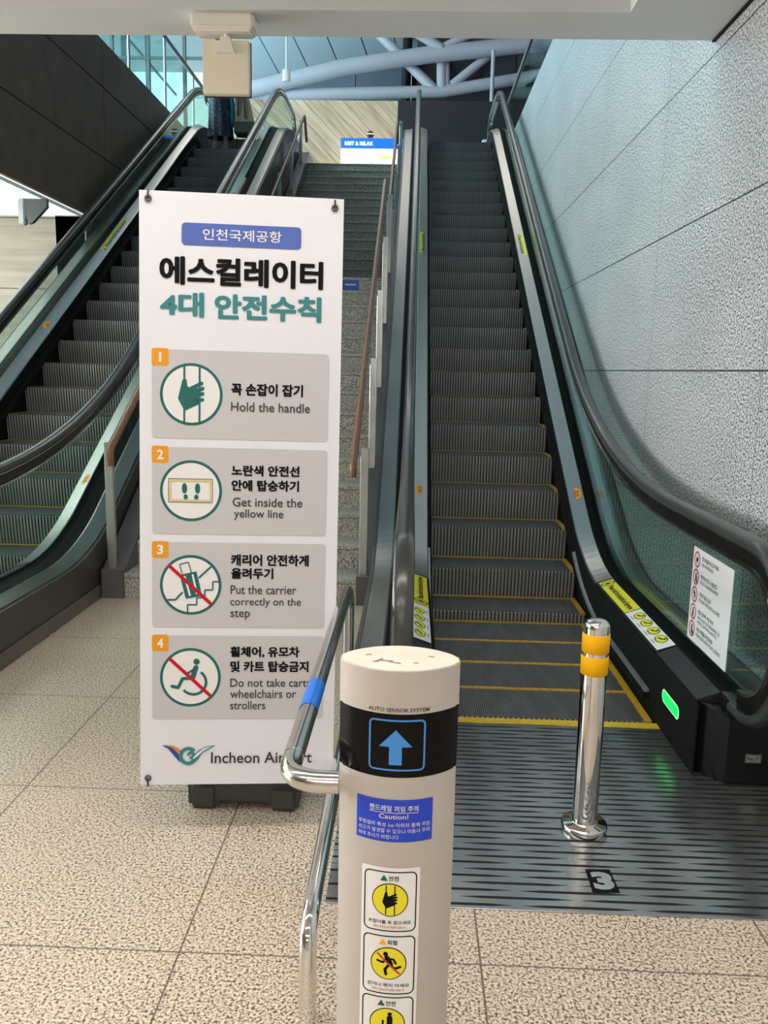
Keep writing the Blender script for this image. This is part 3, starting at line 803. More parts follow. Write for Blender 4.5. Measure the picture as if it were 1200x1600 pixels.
# ------------------------------------------------------------------ stone staircase with its kerbs
SX0, SX1 = -1.885, -.335
RS = TOPZ / 30; TD = .29; Y1, Y2 = 5.40, 11.30
ST = empty('staircase', ((SX0 + SX1) / 2, 5.4, 0), 'speckled granite staircase in two flights between the escalators', 'staircase')
ox, oy = -(SX0 + SX1) / 2, -5.4
for i in range(30):
    y = (Y1 + TD * i) if i < 15 else (Y2 + TD * (i - 15)); z = RS * (i + 1)
    dep = TD if i not in (14, 29) else (Y2 - Y1 - 14 * TD + .02 if i == 14 else 1.0)
    mb = MB().box(SX0 + ox, SX1 + ox, y + oy + .012, y + oy + dep + .05, z - RS - .02, z - .030, 'stair_granite')
    mb.box(SX0 + ox, SX1 + ox, y + oy, y + oy + dep + .012, z - .028, z, 'stair_granite', .004, 1)
    mb.box(SX0 + ox, SX1 + ox, y + oy + .016, y + oy + .05, z - .032, z - .026, 'dark_gap')
    mb.build('step', ST)
NOSE1 = lambda y: RS + (y - Y1) * RS / TD
kp = [(5.385, 0), (5.385, .195), (5.43, .195), (9.62, .195 + (9.62 - 5.43) * .585), (11.12, .195 + 4.19 * .585 + .02), (15.3, TOPZ + .16), (16.6, TOPZ + .16), (16.6, 4.6), (11.3, 1.9), (9.6, 1.7), (6.5, 0)]
for x0, x1 in ((-2.032, SX0), (SX1, -.232)):
    MB().prism([(y + oy, z) for y, z in kp], x0 + ox, x1 + ox, 'curb_metal').build('kerb', ST)
# blue direction sticker on the riser below the landing
bs = Print(lambda u, v, h: (-.70 + u + ox, 9.46 + .0115 - h + oy, 2.465 + v)); bs.rect(-.09, .09, -.075, .04, 'badge_blue', 1); bs.rect(-.06, .06, -.022, -.008, 'icon_white', 2)
lab(bs.build('riser_sticker', ST), 'small blue sticker on a riser')

def railing(name, xr, xp, ys_post, path, label, tail=False):
    """timber handrail on flat steel posts"""
    y0 = ys_post[0]; root = empty(name, (xp, y0, 0), label, 'handrail', 'staircase handrails')
    ro = lambda P: (P[0] - xp, P[1] - y0, P[2])
    MB().tube([ro((xr, *q)) for q in path], .0235, 'rail_wood', 16).build('rail', root)
    for y in ys_post:
        zb = zat([q for q in kp[1:7]], y) + .0; zr = None
        for (a, c) in zip(path, path[1:]):
            if a[0] <= y <= c[0] and c[0] > a[0]: zr = a[1] + (c[1] - a[1]) * (y - a[0]) / (c[0] - a[0])
        if zr is None: zr = path[-1][1]
        mb = MB().box(-.0275, .0275, y - y0 - .018, y - y0 + .018, zb - .03, zr + .015, 'bar_steel', .004, 1)
        po = mb.build('post', root)
        MB().tube([ro((xp, y, zr - .03)), ro((xr, y, zr - .03)), ro((xr, y, zr - .012))], .008, 'chrome_soft', 10).build('bracket', po)
P1 = [5.45, 6.47, 7.49, 8.52, 9.54]; P2 = [11.4, 12.6, 13.8, 14.9]
def rail1(y): return 1.0 + (y - 5.42) * .5805
def rail2(y): return 3.57 + (y - 11.4) * .5805
railing('stair_railing', -1.95, -1.975, P1, fillet([(5.40, .885), (5.401, .99), (9.95, rail1(9.95))], [.05]), 'brown timber handrail on steel posts between the banner and the left escalator')
railing('stair_railing', -.36, -.295, P1, fillet([(5.30, .865), (5.301, .935), (9.97, rail1(9.97))], [.03]), 'brown timber handrail rising from the lower right side of the staircase')
railing('stair_railing', -1.95, -1.975, P2, fillet([(11.35, rail2(11.35)), (15.2, rail2(15.2)), (15.5, rail2(15.2) - .35)], [.05]), 'upper handrail at the left of the stairs, ending beside the wooden wall')
railing('stair_railing', -.36, -.295, P2, fillet([(11.35, rail2(11.35)), (15.0, rail2(15.0)), (15.25, rail2(15.0) - .3)], [.05]), 'upper handrail at the right of the stairs, in front of the lit sign')

# ------------------------------------------------------------------ banner stand
BLv, TLv, TRv, BRv = Vector((-.86, 2.56, .176)), Vector((-.858, 2.70, 2.072)), Vector((-.231, 2.77, 2.066)), Vector((-.231, 2.63, .17))
BU = (BRv - BLv).normalized(); BV = TLv - BLv; BV -= BU * BU.dot(BV); BV.normalize(); BN = BV.cross(BU)    # BN points away from the viewer
BN = BU.cross(BV)
BW, BH = .632, 1.901
ban = empty('banner_stand', (-.555, 2.85, 0), 'tall white banner stand with escalator safety rules in Korean and English', 'banner')
bo_ = Vector((-.555, 2.85, 0))
def bmap(u, v, h):
    return tuple(BLv + BU * u + BV * v + BN * (h + .0006) - bo_)
mb = MB(); nu, nv = 8, 24
gv = [bmap(BW * i / nu, BH * j / nv, -.0008) for j in range(nv + 1) for i in range(nu + 1)] + [bmap(BW * i / nu, BH * j / nv, -.0018) for j in range(nv + 1) for i in range(nu + 1)]
q_ = (nu + 1) * (nv + 1)
fs = [[j * (nu + 1) + i, j * (nu + 1) + i + 1, (j + 1) * (nu + 1) + i + 1, (j + 1) * (nu + 1) + i] for j in range(nv) for i in range(nu)]
mb.add(gv, fs + [[k + q_ for k in f][::-1] for f in fs], 'banner_white')
sheet = mb.build('banner_sheet', ban, fix=False)
def bprint(): return Print(bmap, .0005)
p = bprint(); p.rrect(.130, .500, 1.7405, 1.8085, .012, 'badge_blue', 2); p.text('인천국제공항', .195, .439, 1.758, 1.793, 'icon_white', 4, .008)
lab(p.build('header_badge', sheet), 'blue badge with white Korean letters')
p = bprint(); p.text('에스컬레이터', .062, .571, 1.618, 1.706, 'ink_black', 3, .012, .0026); p.text('4대', .064, .200, 1.519, 1.597, 'title_teal', 3, .012, .0026); p.text('안전수칙', .232, .567, 1.516, 1.596, 'title_teal', 3, .012, .0026)
lab(p.build('title_lettering', sheet), 'bold black and teal Korean title')
def rule(v1, num, ko, en, icon, vk, ve, desc):
    p = bprint(); v0 = v1 - .278
    p.rrect(.039, .594, v0, v1, .012, 'panel_grey', 1); p.rrect(.038, .0905, v1 - .051, v1 + .003, .008, 'tag_orange', 2); p.text(num, *((.0605, .0685) if num == '1' else (.0545, .0745)), v1 - .040, v1 - .009, 'icon_white', 4, .03)
    cu, cv, r = .1615, v1 - .1385, .098
    p.disc(cu, cv, r, 'icon_teal', 2, n=56); p.disc(cu, cv, r - .009, 'icon_white', 3, n=56)
    icon(p, cu, cv, r)
    for (t, u0, u1, a, c) in ko: p.text(t, u0, u1, v1 - c, v1 - a, 'ink_black', 4, .018, .0008)
    for (t, u0, u1, a, c) in en: p.text(t, u0, u1, v1 - c, v1 - a, 'ink_grey', 4, .008)
    lab(p.build('rule_panel', sheet), desc)
def ic1(p, cu, cv, r): hand_icon(p, cu, cv, r * .97, 'icon_teal', 5)
def ic2(p, cu, cv, r):
    R = lambda x, y: (cu + x * r, cv + y * r)
    a, c = R(-.73, -.39), R(.70, .40)
    p.rframe(a[0], c[0], a[1], c[1], .002, .0018, 'ink_grey', 5); p.rframe(a[0] + .004, c[0] - .004, a[1] + .004, c[1] - .004, .002, .006, 'pale_yellow', 5)
    for s in (-1, 1):
        p.disc(*R(s * .21, .08), .085 * r, 'icon_teal', 5, rv=.17 * r); p.disc(*R(s * .17, -.20), .07 * r, 'icon_teal', 5, rv=.085 * r)
def ic3(p, cu, cv, r):
    R = lambda pts: [(cu + x * r, cv + y * r) for x, y in pts]
    w = .06 * r
    p.line(R([(-.76, -.50), (-.50, -.50), (-.26, -.24)]), w, 'icon_teal', 5); p.line(R([(.26, .24), (.66, .62)]), w, 'icon_teal', 5)
    p.line(R([(-.10, -.93), (-.10, -.66), (.20, -.66), (.20, -.42), (.46, -.42), (.46, -.16), (.72, -.16), (.72, .12), (.94, .12)]), w * .8, 'icon_teal', 5)
    p.shape(R([(-.36, .34), (.18, .46), (.30, -.02), (.36, -.36), (-.16, -.46)]), 'icon_teal', 5)
    for a, c in (((-.20, .30), (-.02, -.36)), ((.06, .36), (.20, -.30))): p.line(R([a, c]), .06 * r, 'icon_white', 6)
    p.line(R([(-.28, .38), (-.36, .68), (-.08, .76), (.02, .42)]), .035 * r, 'icon_teal', 5)
    p.line(R([(-.72, .66), (.68, -.64)]), .11 * r, 'bar_red', 7)
def ic4(p, cu, cv, r):
    R = lambda pts: [(cu + x * r, cv + y * r) for x, y in pts]
    p.disc(cu + .20 * r, cv + .54 * r, .105 * r, 'icon_teal', 5, n=20)
    p.line(R([(.18, .34), (.08, .02)]), .17 * r, 'icon_teal', 5, True); p.line(R([(.06, -.02), (-.26, -.04), (-.40, -.34), (-.60, -.30)]), .11 * r, 'icon_teal', 5, True)
    p.line(R([(.14, .30), (-.10, .14), (-.16, .12)]), .07 * r, 'icon_teal', 5, True)
    p.ring(cu + .10 * r, cv - .16 * r, .46 * r, .37 * r, 'icon_teal', 5, a0=-140, a1=55)
    p.line(R([(-.70, .66), (.68, -.64)]), .11 * r, 'bar_red', 7)
rule(1.418, '1', [('꼭 손잡이 잡기', .286, .513, .099, .138)], [('Hold the handle', .286, .536, .159, .188)], ic1, 0, 0, 'first grey rule panel, hand gripping a rail')
rule(1.112, '2', [('노란색 안전선', .289, .506, .053, .088), ('안에 탑승하기', .289, .505, .100, .136)], [('Get inside the', .293, .516, .157, .186), ('yellow line', .298, .456, .195, .230)], ic2, 0, 0, 'second grey rule panel, two footprints in a box')
rule(.807, '3', [('캐리어 안전하게', .289, .540, .036, .074), ('올려두기', .290, .426, .081, .117)], [('Put the carrier', .289, .501, .138, .167), ('correctly on the', .288, .517, .179, .212), ('step', .289, .352, .220, .252)], ic3, 0, 0, 'third grey rule panel, suitcase struck out in red')
rule(.501, '4', [('휠체어, 유모차', .289, .515, .034, .072), ('및 카트 탑승금지', .290, .545, .083, .120)], [('Do not take carts', .290, .552, .142, .170), ('wheelchairs or', .290, .506, .179, .208), ('strollers', .290, .405, .218, .246)], ic4, 0, 0, 'fourth grey rule panel, wheelchair struck out in red')
p = bprint()
def swoosh(p, top, bot, m, layer):
    n = len(top); p.poly(top + bot, [[i, i + 1, n + i + 1, n + i] for i in range(n - 1)], m, layer)
lg = lambda pts: [(.072 + x * .170, .068 + y * .066) for x, y in pts]
swoosh(p, lg([(0, 1), (.12, .97), (.24, .80), (.33, .62)]), lg([(0, .97), (.10, .84), (.22, .46), (.33, .12)]), 'logo_blue', 2)
swoosh(p, lg([(.08, 1.0), (.20, .98), (.30, .84), (.38, .62)]), lg([(.08, .98), (.19, .86), (.28, .62), (.34, .42)]), 'logo_orange', 3)
c0 = (.072 + .49 * .170, .068 + .45 * .066)
p.ring(c0[0], c0[1], .031, .019, 'title_teal', 4, a0=42, a1=372); p.ring(c0[0] + .009, c0[1] + .003, .013, .0035, 'title_teal', 4, a0=-120, a1=190)
swoosh(p, lg([(.60, .50), (.68, .72), (.80, .90), (1.0, 1.0)]), lg([(.50, .05), (.66, .22), (.76, .62), (1.0, .97)]), 'title_teal', 4)
swoosh(p, lg([(.58, .36), (.66, .60), (.78, .84), (.92, .94)]), lg([(.58, .28), (.67, .44), (.78, .72), (.92, .92)]), 'banner_white', 5)
p.text('Incheon Airport', .229, .561, .060, .110, 'ink_grey', 3, .012)
lab(p.build('airport_logo', sheet), 'teal, orange and blue bird logo with dark lettering')
# frame behind: pole, cross arms, hooks, water base
def LB(u, v, h): return Vector(bmap(u, v, h))
base_top = Vector((0, .05, .12))
hub = Vector((0, .02, .80))
MB().tube([base_top, hub], .012, 'base_plastic', 12).build('pole', ban)
for (u, v) in ((.028, 1.876), (.604, 1.872), (.025, .024), (.607, .020)):
    tip = LB(u, v, -.02)
    MB().tube([hub, hub.lerp(tip, .5) + Vector((0, .02, 0)), tip], .005, 'base_plastic', 8).build('arm', ban)
    hk = MB(); c = LB(u, v, .001)
    ring = [c + (BU * cos(a) + BV * sin(a)) * .008 + BN * .002 for a in [2 * pi * k / 14 for k in range(15)]]
    hk.tube(ring, .0035, 'curb_metal', 8); hk.tube([c + BN * .004, c + BV * (.012 if v > 1 else -.012) + BN * .010, c + BV * (.026 if v > 1 else -.03) - BN * .004], .0028, 'base_plastic', 8)
    lab(hk.build('corner_eyelet', ban), 'dark eyelet and hook in the banner corner')
mb = MB(); bw, bd, bh = .195, .19, .125
for sx in (-1, 1):
    for sy in (-1, 1):
        x0, x1 = sorted((sx * bw, sx * .085)); y0, y1 = sorted((sy * bd, sy * .07))
        mb.box(x0, x1, y0 + .06, y1 + .06, 0, bh - .02, 'base_plastic', .018, 3)
mb.box(-bw + .012, bw - .012, -bd + .072, bd + .048, .018, bh, 'base_plastic', .02, 3)
mb.build('water_base', ban)

# ------------------------------------------------------------------ sensor post and tubular guard rail
PX, PY = -.009, 1.56
post = empty('sensor_post', (PX, PY, 0), 'cream sensor post with a black band and blue up arrow in front', 'sensor post')
HW, SG, YE = .113, .072, -.016
RR = (HW * HW + (SG + YE) ** 2) / (2 * (SG + YE)); YC = -SG + RR          # front arc centre (local y)
def lens(off=0.0, n=26, hw=HW):
    pts = []
    a1 = math.asin((hw - .006) / RR)
    for k in range(n + 1):
        a = -a1 + 2 * a1 * k / n; pts.append(((RR + off) * sin(a), YC - (RR + off) * cos(a)))
    ye = pts[-1][1]; hh = hw + off
    pts += [(hh - .006, ye + .004), (hh + .001, ye * .5), (hh + .001, -ye * .5), (hh - .006, -ye - .004)]
    for k in range(n + 1):
        a = a1 - 2 * a1 * k / n; pts.append(((RR + off) * sin(a), -(YC - (RR + off) * cos(a))))
    pts += [(-hh + .006, -ye - .004), (-hh - .001, -ye * .5), (-hh - .001, ye * .5), (-hh + .006, ye + .004)]
    return pts
def lensprism(z0, z1, m, off=0.0, capm=None, rnd=0.0):
    mb = MB(); L = lens(off); n = len(L)
    rings = [(z0, 1.0)] + ([(z1 - rnd, 1.0), (z1 - rnd * .3, 1 - rnd * .5 / HW), (z1, 1 - rnd * 1.2 / HW)] if rnd else [(z1, 1.0)])
    vs = [(x * s, y * s, z) for z, s in rings for x, y in L]
    mb.add(vs, [[r * n + k, r * n + (k + 1) % n, (r + 1) * n + (k + 1) % n, (r + 1) * n + k] for r in range(len(rings) - 1) for k in range(n)], m)
    mb.add(vs[-n:], [list(range(n))], capm or m); mb.add(vs[:n], [list(range(n))[::-1]], m); return mb
lensprism(0.0, .780, 'post_shell').build('post_body', post)
lab(lensprism(.780, .907, 'post_band', .0006).build('display_band', post), 'glossy black band')
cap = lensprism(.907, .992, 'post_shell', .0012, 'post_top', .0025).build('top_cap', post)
sc = Print(lambda u, v, h: (u, v, .9926 + h), .0003)
for (u, v, w, l, a) in ((-.062, .012, .004, .008, 20), (.060, .010, .003, .010, -10), (.030, -.028, .003, .008, 0), (-.040, -.018, .004, .022, 60), (-.028, -.020, .004, .026, -10), (-.010, -.030, .003, .022, -20), (-.048, -.025, .003, .010, 40)):
    sc.line([(u - l / 2 * cos(radians(a)), v - l / 2 * sin(radians(a))), (u + l / 2 * cos(radians(a)), v + l / 2 * sin(radians(a)))], w, 'scuff', 1, True)
lab(sc.build('scuff_marks', cap), 'brown scuffs on the top')
def pmap(off):
    def fn(u, v, h):
        a = u / RR; r = RR + off + h; return (r * sin(a), YC - r * cos(a), v)
    return fn
p = Print(pmap(.0012), .0003, .008); p.rframe(-.056, .052, .794, .896, .010, .0035, 'arrow_blue', 2)
p.shape([(-.0165, .806), (.0075, .806), (.0075, .842), (.027, .842), (-.0045, .876), (-.036, .842), (-.0165, .842)], 'arrow_blue', 2)
lab(p.build('up_arrow', post), 'blue up arrow in a rounded square')
p = Print(pmap(.0020), .0003); p.text('AUTO SENSOR SYSTEM', -.058, .058, .9115, .919, 'ink_grey', 1, .01); p.build('lettering', post)
p = Print(pmap(.0006), .0003, .008); p.rect(-.080, .072, .648, .735, 'label_blue', 1, nu=16)
p.text('핸드레일 끼임 주의', -.052, .042, .711, .723, 'icon_white', 3, .01); p.line([(-.052, .7085), (.042, .7085)], .0012, 'icon_white', 3)
p.text('Caution!', -.033, .023, .696, .7055, 'icon_white', 3, .006)
for i, t in enumerate(('무빙설비 특성 1m 이하의 물체 끼임', '사고가 발생할 수 있으니 이동시 주의', '하여 주시기 바랍니다')):
    p.text(t, -.075, (.066, .066, .005)[i], .679 - .0125 * i, .688 - .0125 * i, 'icon_white', 3)
lab(p.build('caution_label', post), 'blue label with white lettering')
p = Print(pmap(.0006), .0003, .008)
p.rrect(-.066, .050, .10, .594, .004, 'sticker_white', 1)
def placard(v1, tri, head, txt, icon):
    v0 = v1 - .128
    p.rframe(-.060, .044, v0, v1, .012, .0025, 'ink_black', 2)
    p.shape([(-.028, v1 - .020), (-.013, v1 - .020), (-.0205, v1 - .007)], tri, 3); p.text(head, -.011, .008, v1 - .0195, v1 - .009, 'ink_black', 3, .02)
    c = v1 - .060; p.disc(-.008, c, .0355, 'ink_black', 2); p.disc(-.008, c, .0335, 'sticker_yellow', 3); icon(-.008, c, .0335)
    p.text(txt, -.050, .034, v0 + .016, v0 + .024, 'ink_black', 3, .012); p.text('위반시 안전사고의 위험이 있습니다', -.040, .024, v0 + .007, v0 + .0125, 'ink_red', 3, .01)
placard(.586, 'icon_teal', '안전', '손잡이를 꼭 잡으세요', lambda a, c, r: hand_icon(p, a, c, r, 'ink_black', 4))
placard(.449, 'collar_yellow', '위험', '걷거나 뛰지 마세요', lambda a, c, r: runner_icon(p, a, c, r, 'ink_black', 'ink_red', 4))
def stand(a, c, r):
    p.disc(a + .15 * r, c + .66 * r, .13 * r, 'ink_black', 4, n=16); p.line([(a + .15 * r, c + .40 * r), (a + .15 * r, c - .1 * r)], .34 * r, 'ink_black', 4, True); p.line([(a + .12 * r, c - .1 * r), (a + .1 * r, c - .75 * r)], .14 * r, 'ink_black', 4, True); p.line([(a - .25 * r, c + .2 * r), (a - .25 * r, c - .7 * r)], .12 * r, 'ink_black', 4, True)
placard(.315, 'icon_teal', '안전', '어린이 손을 꼭 잡으세요', stand)
lab(p.build('placard_strip', post), 'white strip of framed yellow pictograms')

GX = -.212; GY = 1.505; GZ = .758
rail = empty('guard_rail', (GX, 2.4, 0), 'chrome tubular guard rail with a blue tape band joined to the sensor post', 'rail')
def fil3(pts, T):
    out = [Vector(pts[0])]
    for i in range(1, len(pts) - 1):
        q = Vector(pts[i]); a = (Vector(pts[i - 1]) - q).normalized(); c = (Vector(pts[i + 1]) - q).normalized(); t = T[i - 1]
        for k in range(13):
            f = k / 12; p0 = q + a * t; p1 = q + c * t; out.append(p0 * (1 - f) ** 2 + q * 2 * f * (1 - f) + p1 * f * f)
    out.append(Vector(pts[-1])); return out
ro = Vector((GX, 2.4, 0))
top = fil3([(PX - .112, GY, GZ), (GX - .011, GY, GZ), (GX, 2.98, GZ), (GX, 2.98, 0.0)], [.075, .09])
MB().tube([q - ro for q in top], .0215, 'chrome_soft', 22).build('top_rail', rail)
low = fil3([(GX, 2.96, .245), (GX, 1.785, .245), (GX, 1.785, 0.0)], [.10])
MB().tube([q - ro for q in low], .0215, 'chrome', 20).build('lower_rail', rail)
lab(MB().tube([(-.0088, 1.835 - 2.4, GZ), (-.0075, 1.995 - 2.4, GZ)], .0222, 'tape_blue', 22, cap=False).build('tape_band', rail), 'blue tape band')
MB().tube([(-.0106, 1.60 - 2.4, GZ), (-.0105, 1.606 - 2.4, GZ)], .0226, 'chrome', 22).build('joint_ring', rail)

# ------------------------------------------------------------------ hanging sign box under the soffit
hs = empty('hanging_sign_box', (-.958, 4.45, 3.23), 'cream sign box seen from behind, hung from the ceiling edge above the banner', 'sign')
o_ = lambda x, y, z: (x + .958, y - 4.45, z - 3.23)
mb = MB().box(-.165, .145, -.07, .07, -.072, 0, 'mount_cream', .012, 2); mb.box(-.152, .132, -.06, .06, -.082, -.06, 'mount_cream', .008, 2); mb.build('ceiling_mount', hs)
mb = MB().tube([(.0, 0, -.07), (.0, 0, -.135)], .011, 'mount_cream', 12)
mb.add([(-.022, -.034, -.10), (.022, -.034, -.10), (.045, -.040, -.175), (-.045, -.040, -.175), (-.022, .01, -.10), (.022, .01, -.10), (.045, .01, -.175), (-.045, .01, -.175)],
       [[0, 1, 2, 3], [4, 7, 6, 5], [0, 4, 5, 1], [1, 5, 6, 2], [2, 6, 7, 3], [3, 7, 4, 0]], 'mount_cream'); mb.build('bracket', hs)
MB().box(-.116, .115, -.022, .022, -.360, -.112, 'sign_cream', .004, 2).build('sign_case', hs)
e = MB().box(-.119, .118, .022, .032, -.363, -.110, 'hang_dark'); e.build('front_rim', hs)

# ------------------------------------------------------------------ things seen at the lower left
HSY = 9.2
pts = [(-4.19, 3.24), (-3.90, 3.24), (-3.90, 3.16), (-4.06, 3.00), (-4.10, 2.985)]
mb = MB(); n = len(pts)
mb.add([(x + 4.05, -.03, z - 3.24) for x, z in pts] + [(x + 4.05, .03, z - 3.24) for x, z in pts], [list(range(n)), list(range(n, 2 * n))[::-1]] + [[k, n + k, n + (k + 1) % n, (k + 1) % n] for k in range(n)], 'hang_dark')
mb.box(-.155, -.085, -.045, .045, -.265, 0, 'hang_edge', .012, 2)
o = mb.build('hanging_sign'); o.location = (-4.05, HSY, 3.24)
tag(o, 'dark rounded sign plate hanging from the white ceiling at far left', 'sign')

# ------------------------------------------------------------------ upper floor: balustrades, sign, truss
def upper_balustrade(name, x, y0, y1, z, label, spid):
    root = empty(name, (x, y0, z), label, 'balustrade')
    n = int((y1 - y0) / 1.5); d = (y1 - y0) / n
    for i in range(n):
        MB().box(-.006, .006, i * d + .01, (i + 1) * d - .01, .03, 1.02, 'balustrade_glass').build('glass_panel', root)
        if spid:
            m_ = MB().tube([(0, i * d, 0), (0, i * d, 1.05)], .018, 'bar_steel', 10); po = m_.build('post', root)
    MB().tube([(0, 0, 1.08), (0, y1 - y0, 1.08)], .03, 'hang_dark' if spid else 'rubber', 16).build('rail', root)
upper_balustrade('glass_balustrade', -3.88, 5.2, 17, 5.36, 'glass balustrade on top of the dark bronze panels at upper left', True)
upper_balustrade('glass_balustrade', 1.62, 5.2, 17, 5.30, 'glass balustrade on top of the granite wall at upper right', False)
# escalator well edge glass at the top landing is left to the escalator balustrades

sg = empty('lit_signboard', (-1.08, 21.6, TOPZ), 'white lit signboard with a blue REST & RELAX heading at the top of the stairs', 'signboard')
MB().box(-.80, .80, -.05, .05, 0, 2.0, 'sign_lit', .01, 1).build('board', sg)
hd = MB().box(-.80, .80, -.056, -.05, 1.76, 2.0, 'sign_blue').build('heading', sg)
pr = Print(lambda u, v, h: (u, -.0575 - h, v), .001); pr.text('REST & RELAX', -.70, -.02, 1.83, 1.92, 'sign_lit', 1, .03); pr.rrect(.15, .42, 1.53, 1.59, .02, 'sign_lit_yellow', 1); pr.line([(-.6, 1.66), (.2, 1.66)], .012, 'panel_grey', 1)
pr.build('lettering', sg)
MB().lathe([(.005, -.09), (.06, -.07), (.088, -.02), (.09, .02), (.07, .06), (.03, .085), (.002, .09)], 0, 0, 'maroon', 24).build('ball')
bl = bpy.data.objects['ball']; bl.name = 'red_ball_lamp'; bl.location = (-1.17, 21.6, TOPZ + 2.0 + .09); tag(bl, 'round dark red globe sitting above the lit signboard', 'globe')
gb = MB().box(-.088, .088, -.092, -.05, -.012, .012, 'sticker_white').build('white_bar', bl)
wb = MB().box(-.08, .08, -.05, .05, 0, .88, 'paper_white', .01, 2).build('white_box'); wb.location = (1.30, 17.2, TOPZ); tag(wb, 'small white box at the head of the right escalator', 'box')
tr = empty('roof_truss', (-1, 27, 9.8), 'pale grey tubular steel roof truss above the staircase', 'truss')
t_ = lambda *pts: [(x + 1, y - 27, z - 9.8) for x, y, z in pts]
def tube(pts, r, nm): MB().tube(t_(*pts), r, 'truss_paint', 20).build(nm, tr)
tube([(-5.9, 27, 9.6), (-5.13, 27, 9.78), (-2.43, 27, 10.40), (0.2, 27, 10.80), (2.97, 27, 11.1), (6.5, 27, 11.5)], .235, 'upper_chord')
tube([(-5.9, 27.3, 9.68), (-3.97, 27.3, 9.74), (.65, 27.3, 9.88), (2.73, 27.3, 10.22), (6.5, 27.3, 10.9)], .17, 'lower_chord')
tube([(-1.5, 27.5, 11.75), (.40, 27.3, 9.95)], .15, 'brace'); tube([(.60, 27.3, 11.9), (.66, 27.3, 9.95)], .16, 'brace'); tube([(.75, 27.3, 11.9), (.80, 27.3, 10.0)], .10, 'brace')
tube([(.95, 27.3, 10.05), (2.2, 27.2, 11.0)], .13, 'brace'); tube([(-.9, 26.8, 11.75), (.62, 26.9, 10.95)], .14, 'brace'); tube([(.7, 26.9, 11.0), (2.4, 26.9, 11.8)], .12, 'brace')
tube([(2.12, 26.6, 8.0), (2.12, 26.6, 10.8)], .06, 'brace')
pl = MB().tube([(-.52, 28.5, 7.0), (-.40, 28.4, 12.4)], .15, 'black_paint', 16).build('dark_column'); tag(pl, 'black round column behind the roof truss', 'column')
hp = empty('pendant_rod', (-4.0, 24, 9), 'thin white rod with a cylinder end hanging above the left escalator', 'fitting')
MB().tube([(0, 0, .28), (0, 0, 3.75)], .022, 'upper_light_panel', 10).build('rod', hp); MB().lathe([(.10, 0), (.10, .28), (.02, .30)], 0, 0, 'upper_light_panel', 18).build('cylinder', hp)
hp.location = (-3.42, 23, 8.75)

# ------------------------------------------------------------------ woman on the left escalator
WX, WY, WZ = -3.02, 13.52, step_pos(21)[1]
per = empty('person', (WX, WY, WZ), 'person in a navy patterned skirt and sandals standing near the top of the left escalator', 'person')
def skin_body():
    v = []; e = []; r = []
    def add(co, rad, par=None):
        v.append(co); r.append(rad); 
        if par is not None: e.append((par, len(v) - 1))
        return len(v) - 1
    pel = add((0, 0, .86), .125); wst = add((0, .01, 1.02), .105, pel); chs = add((0, .01, 1.22), .125, wst); nk0 = add((0, 0, 1.36), .06, chs); nk1 = add((0, -.005, 1.43), .048, nk0)
    hd0 = add((0, .02, 1.50), .078, nk1); add((0, .02, 1.60), .07, hd0)
    for s in (-1, 1):
        hip = add((s * .085, 0, .80), .095, pel); kn = add((s * .085, .01, .46), .056, hip); cf = add((s * .083, -.02, .32), .050, kn); an = add((s * .08, -.01, .085), .034, cf); hl = add((s * .08, -.02, .04), .034, an); add((s * .085, .13, .025), .026, hl)
        sh = add((s * .165, 0, 1.33), .055, chs); el = add((s * .225, -.02, 1.06), .040, sh); wr = add((s * .235, .06, .84), .027, el); pm = add((s * .235, .075, .77), .030, wr)
        for k in range(4):
            f0 = add((s * .235, .055 + .016 * k, .72), .009, pm); f1 = add((s * .225, .058 + .016 * k, .69), .0085, f0); add((s * .212, .058 + .016 * k, .675 + .004 * abs(k - 1.5)), .0075, f1)
        t0 = add((s * .222, .115, .755), .010, pm); add((s * .205, .122, .72), .0085, t0)
    me = bpy.data.meshes.new('body'); me.from_pydata(v, e, [])
    o = bpy.data.objects.new('body', me); COL.objects.link(o)
    md = o.modifiers.new('s', 'SKIN'); 
    for i, sv in enumerate(me.skin_vertices[0].data): sv.radius = (r[i], r[i] * (0.8 if i < 4 else 1)); sv.use_root = i == 0
    o.modifiers.new('d', 'SUBSURF').render_levels = 2; o.modifiers['d'].levels = 2
    dg = bpy.context.evaluated_depsgraph_get(); dg.update()
    m2 = bpy.data.meshes.new_from_object(o.evaluated_get(dg)); bpy.data.objects.remove(o)
    m2.materials.clear(); m2.materials.append(MATS['skin'])
    for p_ in m2.polygons: p_.use_smooth = True; p_.material_index = 0
    o = bpy.data.objects.new('body', m2); COL.objects.link(o); o.parent = per
    return o
skin_body()
def loft(rings, m, name, parent, wav=0.0, nw=9, n=48):
    mb = MB(); vs = []
    for (cx, cy, z, rx, ry, w) in rings:
        for k in range(n):
            a = 2 * pi * k / n; f = 1 + w * sin(nw * a); vs.append((cx + rx * f * cos(a), cy + ry * f * sin(a), z))
    mb.add(vs, [[i * n + k, i * n + (k + 1) % n, (i + 1) * n + (k + 1) % n, (i + 1) * n + k] for i in range(len(rings) - 1) for k in range(n)], m, True)
    return mb.build(name, parent)
lab(loft([(0, 0, .185, .195, .16, .06), (0, 0, .22, .192, .158, .055), (0, 0, .45, .178, .150, .04), (0, 0, .70, .172, .150, .02), (0, 0, .86, .165, .145, .0), (0, 0, 1.02, .135, .115, 0)], 'navy_pattern', 'skirt', per), 'navy skirt with a pale pattern')
loft([(0, 0, .98, .148, .125, 0), (0, 0, 1.10, .145, .12, 0), (0, 0, 1.24, .165, .13, 0), (0, 0, 1.33, .15, .10, 0), (0, 0, 1.385, .075, .065, 0)], 'navy_pattern', 'top', per)
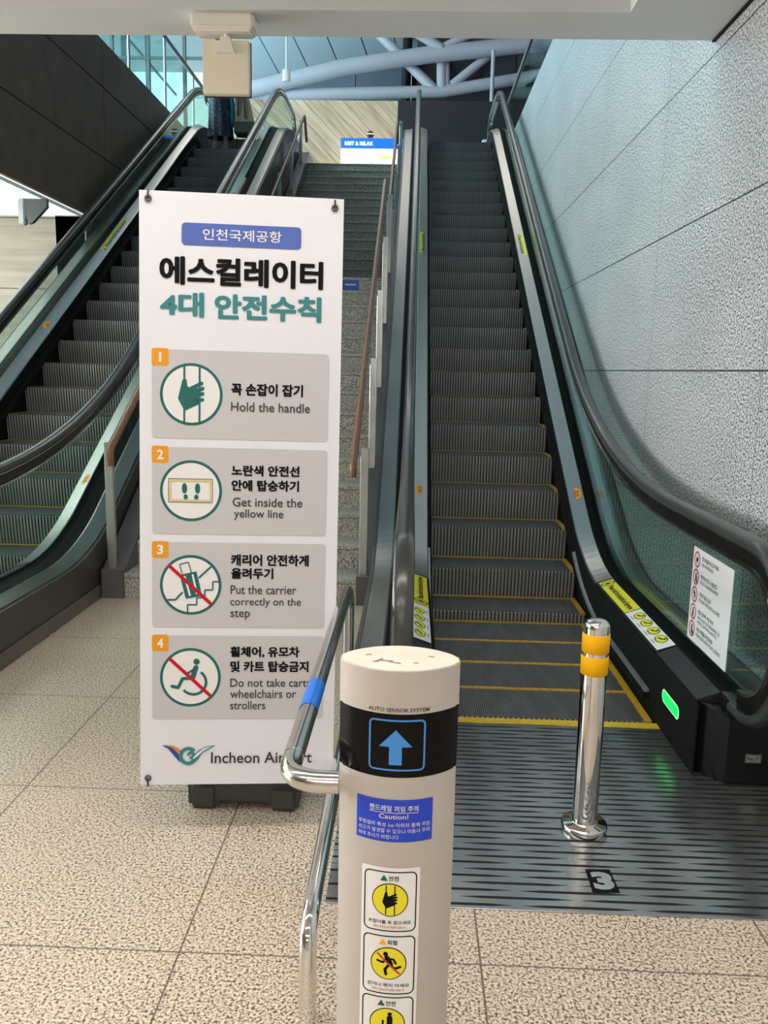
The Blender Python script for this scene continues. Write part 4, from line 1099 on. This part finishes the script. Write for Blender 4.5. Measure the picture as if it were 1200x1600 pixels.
for s in (-1, 1): loft([(s * .150, 0, 1.36, .050, .055, 0), (s * .185, 0, 1.30, .058, .062, 0), (s * .205, -.008, 1.19, .052, .056, 0)], 'navy_pattern', 'sleeve', per)
loft([(0, -.035, 1.30, .095, .045, .04), (0, -.035, 1.42, .10, .07, .03), (0, -.01, 1.52, .102, .10, 0), (0, .0, 1.60, .095, .098, 0), (0, .01, 1.655, .065, .07, 0), (0, .01, 1.675, .01, .01, 0)], 'hair', 'hair', per)
for s in (-1, 1):
    mb = MB().box(s * .083 - .042, s * .083 + .042, -.075, .17, 0, .018, 'sandal', .008, 2); mb.tube([(s * .083 - .040, .09, .012), (s * .083 - .02, .09, .052), (s * .083 + .02, .09, .052), (s * .083 + .040, .09, .012)], .009, 'sandal', 8); mb.tube([(s * .083 - .034, -.05, .015), (s * .083 - .03, -.05, .09), (s * .083 + .03, -.05, .09), (s * .083 + .034, -.05, .015)], .007, 'sandal', 8)
    mb.build('sandal', per)
loft([(.165, .02, .36, .035, .05, .1), (.17, .02, .50, .05, .06, .12), (.165, .02, .70, .05, .06, .08), (.15, .0, .95, .03, .05, .0)], 'teal_cloth', 'scarf', per, nw=5)
bg = empty('tote_bag', (WX + .32, WY + .05, WZ), 'large tan bag with dark straps on a dark case beside the woman', 'bag')
MB().add([(-.09, -.10, .40), (.20, -.10, .36), (.20, .12, .36), (-.09, .12, .40), (-.07, -.07, .86), (.10, -.07, .80), (.10, .09, .80), (-.07, .09, .86)], [[0, 1, 2, 3], [4, 7, 6, 5], [0, 4, 5, 1], [1, 5, 6, 2], [2, 6, 7, 3], [3, 7, 4, 0]], 'bag_brown').build('bag_body', bg)
lab(MB().box(-.10, .22, -.12, .14, .24, .42, 'bag_olive', .02, 3).build('case', bg), 'dark olive case under the bag')
MB().tube([(-.04, -.105, .50), (-.03, -.10, .78), (-.06, -.06, .90), (.0, -.08, .86), (.06, -.10, .70), (.07, -.108, .46)], .010, 'black_paint', 8).build('strap', bg)
for xx in (-.06, .16): MB().tube([(xx, -.08, .25), (xx, -.08, .03)], .008, 'black_paint', 8).tube([(xx - .012, -.08, .025), (xx + .012, -.08, .025)], .025, 'black_paint', 12).build('wheel_leg', bg)
